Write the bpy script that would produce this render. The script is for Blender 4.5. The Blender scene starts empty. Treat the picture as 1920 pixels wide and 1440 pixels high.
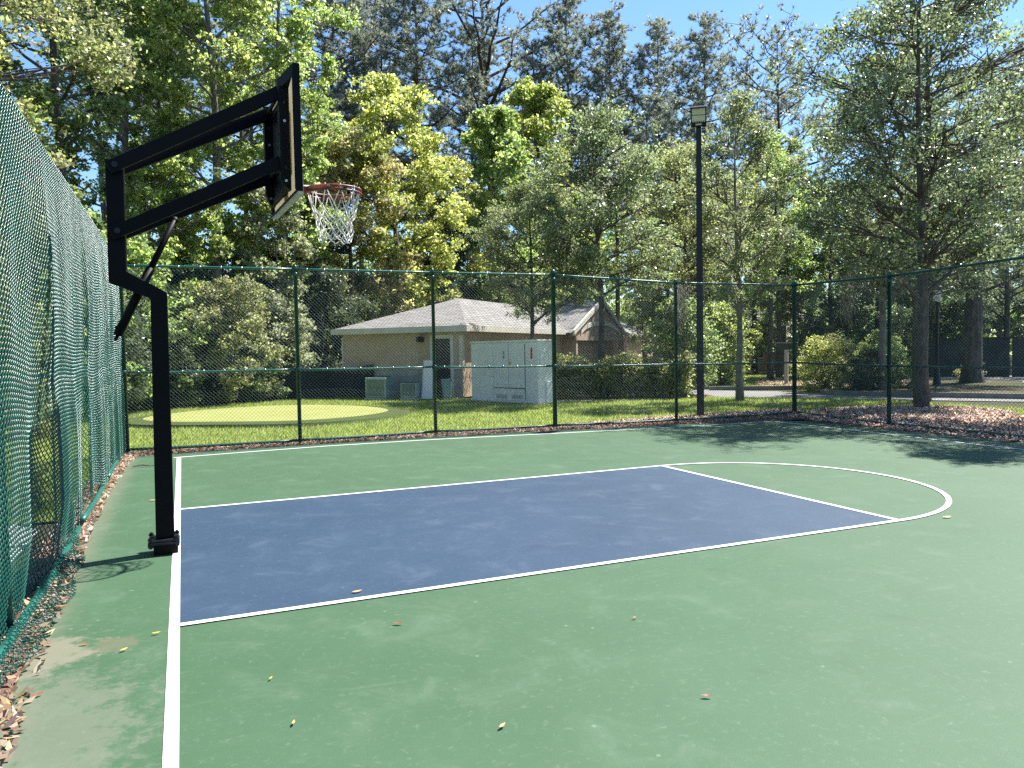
import bpy, math
import numpy as np
from mathutils import Vector, Matrix
rng = np.random.default_rng(7)
R = math.radians
scene = bpy.context.scene
COL = scene.collection

# ------------------------------------------------------------------ helpers
class MB:
    """collects polygons; build() links them as ONE mesh object"""
    def __init__(s):
        s.v = []; s.f = []; s.n = 0; s.fm = []; s.cur = 0
    def add(s, verts, faces):
        b = s.n
        s.v.extend([tuple(map(float, x)) for x in verts]); s.n += len(verts)
        s.f.extend([tuple(i + b for i in f) for f in faces]); s.fm.extend([s.cur] * len(faces))
        return s
    def box(s, x0, y0, z0, x1, y1, z1):
        v = [(x0,y0,z0),(x1,y0,z0),(x1,y1,z0),(x0,y1,z0),(x0,y0,z1),(x1,y0,z1),(x1,y1,z1),(x0,y1,z1)]
        return s.add(v, [(0,3,2,1),(4,5,6,7),(0,1,5,4),(1,2,6,5),(2,3,7,6),(3,0,4,7)])
    def obox(s, o, a, b, c):
        """box from corner o along edge vectors a, b, c"""
        o, a, b, c = (np.array(q, float) for q in (o, a, b, c))
        v = [o, o+a, o+a+b, o+b, o+c, o+a+c, o+a+b+c, o+b+c]
        f = [(0,3,2,1),(4,5,6,7),(0,1,5,4),(1,2,6,5),(2,3,7,6),(3,0,4,7)]
        if np.dot(np.cross(a, b), c) < 0: f = [q[::-1] for q in f]
        return s.add(v, f)
    def prism(s, poly, y0, y1):
        """polygon in x,z extruded along y"""
        n = len(poly)
        v = [(x, y0, z) for x, z in poly] + [(x, y1, z) for x, z in poly]
        return s.add(v, [tuple(range(n)), tuple(range(2*n-1, n-1, -1))] + [(i, n+i, n+(i+1) % n, (i+1) % n) for i in range(n)])
    def tube(s, pts, rad, n=8, cap=True):
        pts = [np.array(p, float) for p in pts]
        if np.isscalar(rad): rad = [rad]*len(pts)
        up = None; rings = []
        for i, p in enumerate(pts):
            t = pts[min(i+1, len(pts)-1)] - pts[max(i-1, 0)]
            t = t/(np.linalg.norm(t)+1e-9)
            if up is None:
                a = np.array([0,0,1.]) if abs(t[2]) < .9 else np.array([1.,0,0])
                up = np.cross(t, a)
            up = up - t*np.dot(up, t); up /= np.linalg.norm(up)+1e-9
            w = np.cross(t, up)
            rings.append([p + rad[i]*(math.cos(2*math.pi*k/n)*up + math.sin(2*math.pi*k/n)*w) for k in range(n)])
        v = [q for r in rings for q in r]; f = []
        for i in range(len(rings)-1):
            for k in range(n):
                f.append((i*n+k, i*n+(k+1) % n, (i+1)*n+(k+1) % n, (i+1)*n+k))
        if cap:
            f.append(tuple(range(n))[::-1]); f.append(tuple((len(rings)-1)*n+k for k in range(n)))
        return s.add(v, f)
    def lathe(s, prof, c=(0,0,0), n=16):
        v = []; f = []
        for r, z in prof:
            for k in range(n):
                v.append((c[0]+r*math.cos(2*math.pi*k/n), c[1]+r*math.sin(2*math.pi*k/n), c[2]+z))
        for i in range(len(prof)-1):
            for k in range(n):
                f.append((i*n+k, i*n+(k+1) % n, (i+1)*n+(k+1) % n, (i+1)*n+k))
        f.append(tuple(range(n))[::-1]); f.append(tuple((len(prof)-1)*n+k for k in range(n)))
        return s.add(v, f)
    def mesh(s, name, mats, smooth=False):
        me = bpy.data.meshes.new(name); me.from_pydata(s.v, [], s.f); me.update()
        if not isinstance(mats, (list, tuple)): mats = [mats]
        for m in mats: me.materials.append(m)
        if len(mats) > 1: me.polygons.foreach_set('material_index', s.fm)
        if smooth: me.polygons.foreach_set('use_smooth', [True]*len(s.f))
        return me
    def build(s, name, mats, parent=None, smooth=False, loc=None, bevel=0):
        o = link(name, s.mesh(name, mats, smooth), parent)
        if loc is not None: o.location = loc
        if bevel:
            b = o.modifiers.new('bevel', 'BEVEL'); b.width = bevel; b.segments = 2; b.limit_method = 'ANGLE'
        return o

def link(name, data, parent=None):
    o = bpy.data.objects.new(name, data); COL.objects.link(o)
    if parent: o.parent = parent
    return o
def tag(o, label=None, cat=None, group=None, kind=None):
    if label: o['label'] = label
    if cat: o['category'] = cat
    if group: o['group'] = group
    if kind: o['kind'] = kind
    return o
def thing(name, label, cat, loc=(0,0,0), rz=0, group=None):
    o = link(name, None); o.location = loc; o.rotation_euler = (0,0,rz); o.empty_display_size = .2
    return tag(o, label, cat, group)
def fast_mesh(name, co, nper, mat, smooth=False):
    """co: (N*nper,3) vertices, each run of nper verts is one polygon"""
    co = np.ascontiguousarray(co, dtype=np.float32); nv = len(co); nf = nv//nper
    me = bpy.data.meshes.new(name)
    me.vertices.add(nv); me.vertices.foreach_set('co', co.ravel())
    me.loops.add(nv); me.loops.foreach_set('vertex_index', np.arange(nv, dtype=np.int32))
    me.polygons.add(nf); me.polygons.foreach_set('loop_start', np.arange(0, nv, nper, dtype=np.int32))
    me.materials.append(mat); me.update(calc_edges=True); me.validate()
    return me
def idx_mesh(name, co, quads, mat, smooth=False):
    co = np.ascontiguousarray(co, dtype=np.float32); quads = np.ascontiguousarray(quads, dtype=np.int32)
    me = bpy.data.meshes.new(name); k = quads.shape[1]
    me.vertices.add(len(co)); me.vertices.foreach_set('co', co.ravel())
    me.loops.add(quads.size); me.loops.foreach_set('vertex_index', quads.ravel())
    me.polygons.add(len(quads)); me.polygons.foreach_set('loop_start', np.arange(0, quads.size, k, dtype=np.int32))
    if smooth: me.polygons.foreach_set('use_smooth', np.ones(len(quads), dtype=bool))
    me.materials.append(mat); me.update(calc_edges=True)
    return me

# ------------------------------------------------------------------ materials
def newmat(name):
    m = bpy.data.materials.new(name); m.use_nodes = True
    nt = m.node_tree; b = nt.nodes['Principled BSDF']
    return m, nt, b
def N(nt, typ, **kw):
    n = nt.nodes.new(typ)
    for k, v in kw.items():
        if k in ('operation','blend_type','data_type','noise_dimensions','interpolation_type','feature','wave_type','bands_direction'): setattr(n, k, v)
        else: n.inputs[k].default_value = v
    return n
def mixc(nt, fac, a, b):
    m = nt.nodes.new('ShaderNodeMix'); m.data_type = 'RGBA'
    for s, v in ((m.inputs[0], fac), (m.inputs[6], a), (m.inputs[7], b)):
        if hasattr(v, 'is_output'): nt.links.new(v, s)
        elif isinstance(v, (int, float)): s.default_value = v
        else: s.default_value = (*v, 1)
    return m.outputs[2]
def mrange(nt, val, a, b, c=0, d=1):
    n = nt.nodes.new('ShaderNodeMapRange'); n.clamp = True
    n.interpolation_type = 'SMOOTHSTEP'
    nt.links.new(val, n.inputs[0])
    for i, q in enumerate((a, b, c, d)): n.inputs[i+1].default_value = q
    return n.outputs[0]
def math_(nt, op, a, b=None):
    n = nt.nodes.new('ShaderNodeMath'); n.operation = op
    for i, q in enumerate((a, b)):
        if q is None: continue
        if hasattr(q, 'is_output'): nt.links.new(q, n.inputs[i])
        else: n.inputs[i].default_value = q
    return n.outputs[0]
def objco(nt, scale=(1,1,1)):
    t = nt.nodes.new('ShaderNodeTexCoord'); mp = nt.nodes.new('ShaderNodeMapping')
    mp.inputs['Scale'].default_value = scale
    nt.links.new(t.outputs['Object'], mp.inputs['Vector']); return mp.outputs[0]
def noise(nt, co, scale, detail=4, rough=.55, dist=0.):
    n = nt.nodes.new('ShaderNodeTexNoise')
    n.inputs['Scale'].default_value = scale; n.inputs['Detail'].default_value = detail
    n.inputs['Roughness'].default_value = rough; n.inputs['Distortion'].default_value = dist
    nt.links.new(co, n.inputs['Vector']); return n.outputs['Fac']
def bump(nt, b, h, strength=.3, dist=.01):
    n = nt.nodes.new('ShaderNodeBump'); n.inputs['Strength'].default_value = strength; n.inputs['Distance'].default_value = dist
    nt.links.new(h, n.inputs['Height']); nt.links.new(n.outputs[0], b.inputs['Normal'])

def simple(name, c1, c2=None, rough=.6, scale=6, metal=0, spec=.5, bmp=0, bscale=40, rough2=None, coords=(1,1,1)):
    m, nt, b = newmat(name)
    co = objco(nt, coords)
    n = noise(nt, co, scale, 5)
    c2 = c2 or tuple(q*.75 for q in c1)
    nt.links.new(mixc(nt, mrange(nt, n, .35, .68), c1, c2), b.inputs['Base Color'])
    b.inputs['Roughness'].default_value = rough; b.inputs['Metallic'].default_value = metal
    b.inputs['Specular IOR Level'].default_value = spec
    if rough2 is not None:
        nt.links.new(mrange(nt, noise(nt, co, scale*2.3, 3), .3, .7, rough, rough2), b.inputs['Roughness'])
    if bmp: bump(nt, b, noise(nt, co, bscale, 3), bmp, .01)
    return m

def leafmat(name, base, trans, fac=.45, rough=.42, spec=.5, hue=.03, val=.45, sat=.3):
    m, nt, b = newmat(name)
    geo = nt.nodes.new('ShaderNodeNewGeometry'); oi = nt.nodes.new('ShaderNodeObjectInfo')
    r = geo.outputs['Random Per Island']; ro = oi.outputs['Random']
    def vary(c):
        h = nt.nodes.new('ShaderNodeHueSaturation'); h.inputs['Color'].default_value = (*c, 1)
        hh = math_(nt, 'ADD', mrange(nt, r, 0, 1, .5-hue, .5+hue), mrange(nt, ro, 0, 1, -hue*.6, hue*.6))
        nt.links.new(hh, h.inputs['Hue'])
        r2 = math_(nt, 'FRACT', math_(nt, 'MULTIPLY', r, 17.31))
        nt.links.new(mrange(nt, r2, 0, 1, 1-val, 1+val), h.inputs['Value'])
        r3 = math_(nt, 'FRACT', math_(nt, 'MULTIPLY', r, 7.77))
        nt.links.new(mrange(nt, r3, 0, 1, 1-sat, 1), h.inputs['Saturation'])
        return h.outputs[0]
    nt.links.new(vary(base), b.inputs['Base Color'])
    b.inputs['Roughness'].default_value = rough; b.inputs['Specular IOR Level'].default_value = spec
    t = nt.nodes.new('ShaderNodeBsdfTranslucent'); nt.links.new(vary(trans), t.inputs['Color'])
    mx = nt.nodes.new('ShaderNodeMixShader'); mx.inputs[0].default_value = fac
    nt.links.new(b.outputs[0], mx.inputs[1]); nt.links.new(t.outputs[0], mx.inputs[2])
    nt.links.new(mx.outputs[0], nt.nodes['Material Output'].inputs[0])
    return m

def bark(name, c1, c2, scale=9):
    m, nt, b = newmat(name)
    co = objco(nt, (1,1,.25))
    n = noise(nt, co, scale, 6, .65); n2 = noise(nt, objco(nt), 1.7, 3)
    c = mixc(nt, mrange(nt, n, .35, .65), c1, c2)
    c = mixc(nt, mrange(nt, noise(nt, objco(nt), 3.6, 5, .7), .54, .64, 0, .55), c, tuple(min(1, q*1.7) for q in c2))
    c = mixc(nt, mrange(nt, n2, .5, .75, 0, .5), c, tuple(q*.6 for q in c1))
    nt.links.new(c, b.inputs['Base Color']); b.inputs['Roughness'].default_value = .9
    bump(nt, b, n, .8, .03)
    return m

LEAF = dict(
    oak   = leafmat('oak_leaf', (.12,.15,.072), (.36,.46,.15), .46, .36, .6, .02),
    holly = leafmat('evergreen_oak_leaf', (.11,.138,.075), (.3,.39,.13), .43, .33, .65, .02),
    yellow= leafmat('spring_yellow_leaf', (.2,.225,.04), (.66,.74,.12), .52, .45, .4, .018),
    tan   = leafmat('spring_tan_leaf', (.22,.215,.07), (.68,.66,.2), .5, .5, .4, .02),
    lime  = leafmat('spring_lime_leaf', (.15,.2,.045), (.52,.68,.13), .52, .42, .45, .018),
    green = leafmat('mid_green_leaf', (.11,.155,.05), (.38,.54,.12), .5, .4, .5, .02),
    olive = leafmat('olive_leaf', (.16,.185,.06), (.48,.54,.15), .48, .42, .5, .02),
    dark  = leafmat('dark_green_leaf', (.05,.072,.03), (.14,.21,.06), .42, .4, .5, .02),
    pine  = leafmat('pine_needle', (.19,.22,.165), (.38,.44,.29), .42, .4, .6, .015),
    pale  = leafmat('pale_green_leaf', (.2,.215,.115), (.52,.56,.25), .45, .42, .5, .02),
)
BARK = dict(
    oak  = bark('oak_bark', (.05,.042,.034), (.115,.1,.082), 12),
    pale = bark('pale_bark', (.1,.092,.08), (.21,.195,.17), 12),
    pine = bark('pine_bark', (.055,.043,.038), (.12,.09,.075)),
    dark = bark('dark_bark', (.04,.035,.03), (.09,.08,.068)),
)
M = {}
M['black_steel'] = simple('black_powder_coat', (.0015,.0017,.0028), (.0025,.0028,.004), .5, 5, spec=.12, bmp=.04, bscale=120)
M['rail'] = simple('green_vinyl_pipe', (.008,.09,.068), (.014,.12,.092), .36, 12, spec=.5)
M['rail_dark'] = simple('dark_green_pipe', (.006,.05,.042), (.01,.068,.055), .4, 12, spec=.5)
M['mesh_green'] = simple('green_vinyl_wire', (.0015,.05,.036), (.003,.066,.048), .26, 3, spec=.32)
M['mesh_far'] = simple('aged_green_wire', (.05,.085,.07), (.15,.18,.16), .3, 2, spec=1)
M['tie'] = simple('bare_wire_tie', (.45,.47,.46), None, .3, 8, metal=.8)
M['white_paint'] = simple('white_cabinet_paint', (.8,.8,.76), (.74,.74,.7), .42, 3)
M['trim'] = simple('cream_trim', (.62,.58,.5), (.54,.5,.43), .55, 4)
M['beige'] = simple('beige_stucco', (.46,.345,.235), (.41,.305,.21), .85, 5, bmp=.3, bscale=90)
M['tanwall'] = simple('tan_stucco', (.4,.3,.21), (.36,.27,.19), .85, 5, bmp=.3, bscale=90)
M['door_dark'] = simple('dark_door', (.012,.014,.016), None, .5, 6)
M['glass_dark'] = simple('dark_pane', (.012,.015,.018), None, .12, 6)
M['ac'] = simple('pale_green_metal', (.3,.37,.34), (.25,.32,.295), .5, 6)
M['acdark'] = simple('vent_dark', (.03,.045,.042), None, .6, 6)
M['bin'] = simple('teal_plastic', (.2,.32,.3), (.16,.27,.25), .5, 6)
M['blackcloth'] = simple('black_screen_cloth', (.008,.01,.011), (.014,.017,.018), .9, 5)
M['red'] = simple('red_sticker', (.5,.02,.02), None, .5)
M['yellow'] = simple('yellow_sticker', (.7,.42,.03), None, .5)
M['grey'] = simple('grey_plastic', (.3,.31,.3), None, .5)
M['concrete'] = simple('pale_concrete', (.42,.4,.36), (.34,.325,.29), .85, 3, bmp=.2)
M['kerbmat'] = simple('aged_concrete', (.22,.21,.19), (.15,.145,.13), .9, 3, bmp=.3)
M['wood_white'] = simple('weathered_white_post', (.5,.48,.44), (.36,.34,.31), .8, 10, coords=(1,1,.2))
M['sign_dark'] = simple('dark_sign_board', (.03,.045,.04), None, .6)
M['lens'] = simple('lamp_lens', (.55,.55,.42), (.5,.5,.38), .35, 20)
M['globe'] = simple('white_globe', (.8,.8,.78), None, .3)
M['bronze'] = simple('dark_bronze_paint', (.007,.008,.012), (.011,.012,.016), .45, 8, spec=.3)
M['cord'] = simple('white_net_cord', (.68,.66,.6), (.56,.54,.48), .8, 30)
M['moss'] = leafmat('spanish_moss', (.25,.245,.2), (.4,.39,.3), .4, .8, .2)
M['leaf_brown'] = leafmat('dry_leaf', (.29,.185,.1), (.34,.21,.1), .2, .55, .4, .03, .6, .4)
M['chip'] = leafmat('bark_chip', (.48,.28,.195), (.2,.1,.05), .05, .8, .3, .03, .7, .4)
M['leaf_yellow'] = simple('yellow_dead_leaf', (.62,.45,.06), (.5,.33,.05), .5, 40)
M['leaf_tan'] = simple('tan_dead_leaf', (.5,.3,.12), (.38,.2,.08), .5, 40)
M['leaf_red'] = simple('red_brown_dead_leaf', (.22,.07,.035), (.15,.045,.025), .5, 40)
M['grassblade'] = leafmat('grass_blade', (.2,.25,.045), (.52,.62,.1), .48, .4, .5, .025, .4, .25)

def shingle():
    m, nt, b = newmat('grey_shingle')
    t = nt.nodes.new('ShaderNodeTexCoord')
    br = nt.nodes.new('ShaderNodeTexBrick')
    br.inputs['Scale'].default_value = 1; br.inputs['Brick Width'].default_value = .5; br.inputs['Row Height'].default_value = .19
    br.inputs['Mortar Size'].default_value = .022; br.inputs['Bias'].default_value = 0
    br.inputs['Color1'].default_value = (.17,.16,.15,1); br.inputs['Color2'].default_value = (.27,.255,.24,1); br.inputs['Mortar'].default_value = (.05,.047,.045,1)
    nt.links.new(t.outputs['UV'], br.inputs['Vector'])
    n = noise(nt, objco(nt), 2.2, 5)
    c = mixc(nt, mrange(nt, n, .4, .7, 0, .6), br.outputs[0], (.2,.19,.18))
    nt.links.new(c, b.inputs['Base Color']); b.inputs['Roughness'].default_value = .9
    bump(nt, b, br.outputs['Fac'], -.5, .02)
    return m
M['shingle'] = shingle()

def court_mat(name, c1, c2, scuff, sc_amt, dusty=False):
    m, nt, b = newmat(name)
    co = objco(nt)
    big = noise(nt, co, .55, 4, .6); mid = noise(nt, co, 2.6, 6, .65, .6); fine = noise(nt, co, 160, 2, .6)
    streak = noise(nt, objco(nt, (1.0, 6, 1)), 1.6, 6, .7, .8)
    c = mixc(nt, mrange(nt, big, .3, .7), c1, c2)
    c = mixc(nt, mrange(nt, mid, .5, .8, 0, sc_amt), c, scuff)
    c = mixc(nt, mrange(nt, streak, .58, .8, 0, sc_amt*.9), c, scuff)
    sp = nt.nodes.new('ShaderNodeTexVoronoi'); sp.inputs['Scale'].default_value = 7; nt.links.new(co, sp.inputs['Vector'])
    rgb = nt.nodes.new('ShaderNodeSeparateColor'); nt.links.new(sp.outputs['Color'], rgb.inputs[0])
    spot = math_(nt, 'MULTIPLY', mrange(nt, sp.outputs['Distance'], .03, .1, 1, 0), mrange(nt, rgb.outputs[0], .6, .75, 0, .55))
    c = mixc(nt, spot, c, tuple(min(1, q*1.6) for q in scuff))
    c = mixc(nt, mrange(nt, fine, .35, .65, 0, .22), c, tuple(q*.5 for q in c1))
    grit = noise(nt, co, 24, 5, .75, .4)
    c = mixc(nt, mrange(nt, grit, .54, .74, 0, .6), c, scuff)
    hair = noise(nt, objco(nt, (1.4, 22, 1)), 3.0, 5, .7, 2.2)
    c = mixc(nt, mrange(nt, hair, .62, .7, 0, .55), c, scuff)
    c = mixc(nt, mrange(nt, noise(nt, co, 3.3, 3, .5), .62, .75, 0, .3), c, tuple(q*.72 for q in c1))
    if dusty:
        xyz = nt.nodes.new('ShaderNodeSeparateXYZ'); nt.links.new(co, xyz.inputs[0])
        X, Y = xyz.outputs[0], xyz.outputs[1]
        def blob(cx, cy, rx, ry, p, nz, amt):
            dx = math_(nt, 'DIVIDE', math_(nt, 'SUBTRACT', X, cx), rx); dy = math_(nt, 'DIVIDE', math_(nt, 'SUBTRACT', Y, cy), ry)
            d = math_(nt, 'SQRT', math_(nt, 'ADD', math_(nt, 'MULTIPLY', dx, dx), math_(nt, 'MULTIPLY', dy, dy)))
            d = math_(nt, 'ADD', d, math_(nt, 'MULTIPLY', math_(nt, 'SUBTRACT', nz, .5), p))
            return mrange(nt, d, .45, 1.1, amt, 0)
        dirt = noise(nt, co, 7.5, 8, .75)
        c = mixc(nt, blob(-.68, -1.95, .3, .34, 3.4, dirt, .65), c, (.2,.175,.13))
        c = mixc(nt, blob(-.33, -1.95, .15, .14, 2.6, dirt, .42), c, (.15,.118,.08))
        c = mixc(nt, blob(-.5, -3.0, .4, .9, 3.6, dirt, .45), c, (.16,.16,.125))
        # pale dusty strip along the foot of the left fence
        e = math_(nt, 'ADD', X, math_(nt, 'MULTIPLY', math_(nt, 'SUBTRACT', dirt, .5), .3))
        c = mixc(nt, mrange(nt, e, -.8, -.5, .6, 0), c, (.16,.15,.11))
    nt.links.new(c, b.inputs['Base Color'])
    nt.links.new(mrange(nt, mid, .3, .7, .58, .7), b.inputs['Roughness'])
    b.inputs['Specular IOR Level'].default_value = .3
    bump(nt, b, fine, .35, .003)
    return m
M['court'] = court_mat('green_acrylic_court', (.042,.092,.044), (.049,.102,.051), (.108,.155,.105), .5, True)
M['lane'] = court_mat('blue_acrylic_court', (.021,.045,.08), (.025,.051,.089), (.062,.095,.135), .6)
M['court_edge'] = simple('dark_green_edge', (.03,.09,.06), (.04,.11,.075), .7, 5)
def linemat():
    m, nt, b = newmat('white_line_paint'); co = objco(nt)
    c = mixc(nt, mrange(nt, noise(nt, co, 6, 6, .7), .45, .75), (.7,.7,.67), (.55,.56,.52))
    c = mixc(nt, mrange(nt, noise(nt, co, 34, 5, .8), .6, .7, 0, .75), c, (.25,.3,.25))
    nt.links.new(c, b.inputs['Base Color']); b.inputs['Roughness'].default_value = .6
    bump(nt, b, noise(nt, co, 150, 3), .2, .005); return m
M['line'] = linemat()

def ground_mat(name, a, b_, c_, s1, s2, bm=.6):
    m, nt, b = newmat(name); co = objco(nt)
    c = mixc(nt, mrange(nt, noise(nt, co, s1, 5, .6), .35, .65), a, b_)
    c = mixc(nt, mrange(nt, noise(nt, co, s2, 4, .7), .45, .7), c, c_)
    nt.links.new(c, b.inputs['Base Color']); b.inputs['Roughness'].default_value = .95; b.inputs['Specular IOR Level'].default_value = .15
    bump(nt, b, noise(nt, co, s2*2, 4, .7), bm, .03)
    return m
M['ground'] = ground_mat('woodland_ground', (.06,.065,.03), (.1,.08,.05), (.045,.055,.025), .4, 5)
M['lawn'] = ground_mat('mown_lawn', (.15,.19,.035), (.19,.22,.045), (.11,.14,.03), .7, 14)
M['mulch'] = ground_mat('bark_mulch', (.2,.125,.09), (.28,.18,.13), (.11,.065,.045), 3, 26, 1)
M['asphalt'] = ground_mat('grey_road', (.2,.2,.195), (.25,.245,.235), (.17,.165,.16), .6, 20, .2)
M['greenturf'] = ground_mat('bleached_turf', (.25,.265,.085), (.29,.3,.1), (.21,.225,.07), .8, 30, .4)
M['fringe'] = ground_mat('dark_fringe_turf', (.06,.085,.025), (.08,.1,.03), (.05,.07,.02), 2, 30, .6)

# ------------------------------------------------------------------ camera, sun, sky
cam = bpy.data.cameras.new('camera'); co_ = bpy.data.objects.new('camera', cam); COL.objects.link(co_)
cr = Vector((0.91801265,-0.39616239,-0.01755354)); cu = Vector((0.03388521,0.03426349,0.99883823)); cf = Vector((0.39510069,0.91754094,-0.04487836))
mw = Matrix((cr, cu, -cf)).transposed().to_4x4(); mw.translation = Vector((0.0622, -6.5524, 1.5542))
co_.matrix_world = mw
cam.sensor_width = 36; cam.lens = 36*1434.37/1920; cam.clip_end = 2000; cam.clip_start = .05
scene.camera = co_
sd = Vector((0.5405, 0.1265, 0.832)).normalized()
L = bpy.data.lights.new('sun', 'SUN'); L.energy = 5.0; L.angle = R(.53); L.color = (1, .965, .905)
lo = bpy.data.objects.new('sun', L); COL.objects.link(lo); lo.rotation_euler = sd.to_track_quat('Z', 'Y').to_euler(); lo.location = (20, 5, 30)
w = bpy.data.worlds.new('World'); scene.world = w; w.use_nodes = True
nt = w.node_tree; sky = nt.nodes.new('ShaderNodeTexSky'); sky.sky_type = 'NISHITA'; sky.sun_disc = False
sky.sun_elevation = math.asin(sd.z); sky.sun_rotation = math.atan2(sd.x, sd.y)
sky.air_density = 1.3; sky.dust_density = 0; sky.ozone_density = 9
nt.links.new(sky.outputs[0], nt.nodes['Background'].inputs[0]); nt.nodes['Background'].inputs[1].default_value = .08
vs = scene.view_settings; vs.view_transform = 'Standard'; vs.look = 'None'; vs.exposure = 1.45; vs.gamma = 1
scene.cycles.max_bounces = 10; scene.cycles.diffuse_bounces = 5; scene.cycles.glossy_bounces = 3; scene.cycles.transmission_bounces = 8
scene.cycles.sample_clamp_indirect = 4; scene.cycles.sample_clamp_direct = 12; scene.cycles.use_denoising = False

# ------------------------------------------------------------------ ground sheets
def sheet(name, poly, z, mat, kind='structure'):
    m = MB(); m.add([(x, y, z) for x, y in poly], [tuple(range(len(poly)))])
    return tag(m.build(name, mat), kind=kind)
def smooth_poly(pts, n=8):
    pts = np.array(pts, float); k = len(pts); out = []
    for i in range(k):
        p0, p1, p2, p3 = pts[i-1], pts[i], pts[(i+1) % k], pts[(i+2) % k]
        for t in np.linspace(0, 1, n, endpoint=False):
            out.append(.5*((2*p1)+(-p0+p2)*t+(2*p0-5*p1+4*p2-p3)*t*t+(-p0+3*p1-3*p2+p3)*t**3))
    return np.array(out)
def inpoly(P, poly):
    poly = np.asarray(poly); x, y = P[:,0], P[:,1]; r = np.zeros(len(P), bool); j = len(poly)-1
    for i in range(len(poly)):
        xi, yi = poly[i]; xj, yj = poly[j]
        if yi != yj:
            r ^= ((yi > y) != (yj > y)) & (x < (xj-xi)*(y-yi)/(yj-yi)+xi)
        j = i
    return r
sheet('ground', [(-300,-200),(300,-200),(300,300),(-300,300)], -.06, M['ground'])
lawn_poly = [(-6,2.0),(-1.02,2.0),(-1.02,7.2),(12.9,6.85),(12.7,-12),(18.2,-12),(18.0,9.2),(15.6,12.4),(13.6,13.2),(10.3,14.6),(8.4,17.2),(4.9,21.2),(3.6,20.6),(-1.3,17.6),(-6,15.5)]
sheet('lawn', lawn_poly, -.035, M['lawn'])
sheet('lawn_beyond_road', [(17.85,16.56),(20.48,14.63),(24.5,17.5),(30,23.6),(25.4,26.3)], -.035, M['lawn'])
side_poly = [(-3.6,-7),(-1.2,-7),(-1.2,1.6),(-1.9,2.6),(-3.6,2.9)]
sheet('sidewalk', side_poly, -.03, M['concrete'])
court_poly = [(-.74,-14),(-.7,-3),(-.74,-1.2),(-.79,.9),(-.8,3),(-.72,6.1),(-.55,6.55),(2,6.7),(5,6.62),(9.2,6.06),(11.2,5.8),(11.62,5.3),(11.75,1),(11.7,-14)]
cm = MB()
cm.add([(x,y,0) for x,y in court_poly] + [(x,y,-.05) for x,y in court_poly], [tuple(range(len(court_poly)))][:1])
n_ = len(court_poly); cm.f.extend([(i,(i+1)%n_+0,(i+1)%n_+n_,i+n_)[::-1] for i in range(n_)]); cm.fm.extend([0]*n_)
if True:
    # wind the top face upward
    a = sum(court_poly[i][0]*court_poly[(i+1)%n_][1]-court_poly[(i+1)%n_][0]*court_poly[i][1] for i in range(n_))
    if a < 0: cm.f[0] = cm.f[0][::-1]
tag(cm.build('court_surface', M['court']), kind='structure')
W, LL = 1.829, 5.79
sheet('lane_paint', [(.0,-W),(LL-.02,-W),(LL-.02,W),(.0,W)], .004, M['lane'])
def strip(m, pts, w0, z=.008):
    pts = np.array(pts, float); v = []
    for i in range(len(pts)):
        t = pts[min(i+1, len(pts)-1)]-pts[max(i-1, 0)]; t /= np.linalg.norm(t); nn = np.array([-t[1], t[0]])*w0/2
        v += [(*(pts[i]+nn), z), (*(pts[i]-nn), z)]
    m.add(v, [(2*i, 2*i+1, 2*i+3, 2*i+2) for i in range(len(pts)-1)])
lm = MB(); strip(lm, [(-.029,-14),(-.029,6.1)], .058, .004)
strip(lm, [(0.0,-W+.025),(LL,-W+.025)], .05); strip(lm, [(0.0,W-.025),(LL,W-.025)], .05)
strip(lm, [(LL-.025,-W+.05),(LL-.025,W-.05)], .05)
th = np.linspace(-math.pi/2, math.pi/2, 64); strip(lm, np.stack([LL+(W-.025)*np.cos(th), (W-.025)*np.sin(th)], 1), .05)
strip(lm, [(-.1,6.12),(1,6.23),(2.2,6.33),(4,6.28),(6.3,6.0),(8,5.8),(9.7,5.66),(11.08,5.6)], .05, .0045)
strip(lm, [(11.08,5.6),(11.06,3.5),(11.03,1),(11.0,-14)], .05, .005)
tag(lm.build('court_lines', M['line']), kind='structure')
em = MB(); strip(em, [(-.62,6.5),(2,6.64),(5,6.56),(9.2,6.0),(11.15,5.75)], .1, .004); strip(em, [(11.56,5.3),(11.69,1),(11.66,-14)], .1, .004)
tag(em.build('court_edge', M['court_edge']), kind='structure')
# mulch beds
bed_far = [(-.95,6.5),(2,6.75),(5,6.7),(9.2,6.1),(12.2,5.75),(12.7,6.7),(13.6,7.4),(11.6,7.75),(9.3,7.65),(8.2,7.55),(6.5,7.25),(2,7.35),(-.7,7.4)]
sheet('mulch_bed', bed_far, -.02, M['mulch'])
bed_right = smooth_poly([(12.0,5.9),(13.0,6.7),(14.6,6.65),(15.9,6.3),(16.7,5.4),(16.3,4.2),(15.1,3.2),(14.9,1.2),(14.9,-3),(14.7,-9),(11.6,-9),(11.7,0)])
bm_ = MB(); bc = np.array([13.8,1.9]); rings = []
for k, t in enumerate(np.linspace(1, .0, 7)):
    for q in bed_right:
        p = bc+(q-bc)*max(t, .02)
        zz = -.025+.13*(1-t)**.8*math.exp(-((p[0]-14.6)/2.4)**2)
        bm_.v.append((p[0], p[1], zz))
nb = len(bed_right)
for k in range(6):
    for i in range(nb): bm_.f.append((k*nb+i, k*nb+(i+1)%nb, (k+1)*nb+(i+1)%nb, (k+1)*nb+i)); bm_.fm.append(0)
tag(bm_.build('mulch_mound', M['mulch'], smooth=True), kind='structure')
bed_left = [(-1.05,-9),(-.68,-9),(-.6,-3),(-.66,-1.2),(-.72,.9),(-.74,3),(-.68,6.1),(-.6,6.6),(-1.05,7.2)]
sheet('leaf_bed', bed_left, -.01, M['mulch'])
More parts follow.
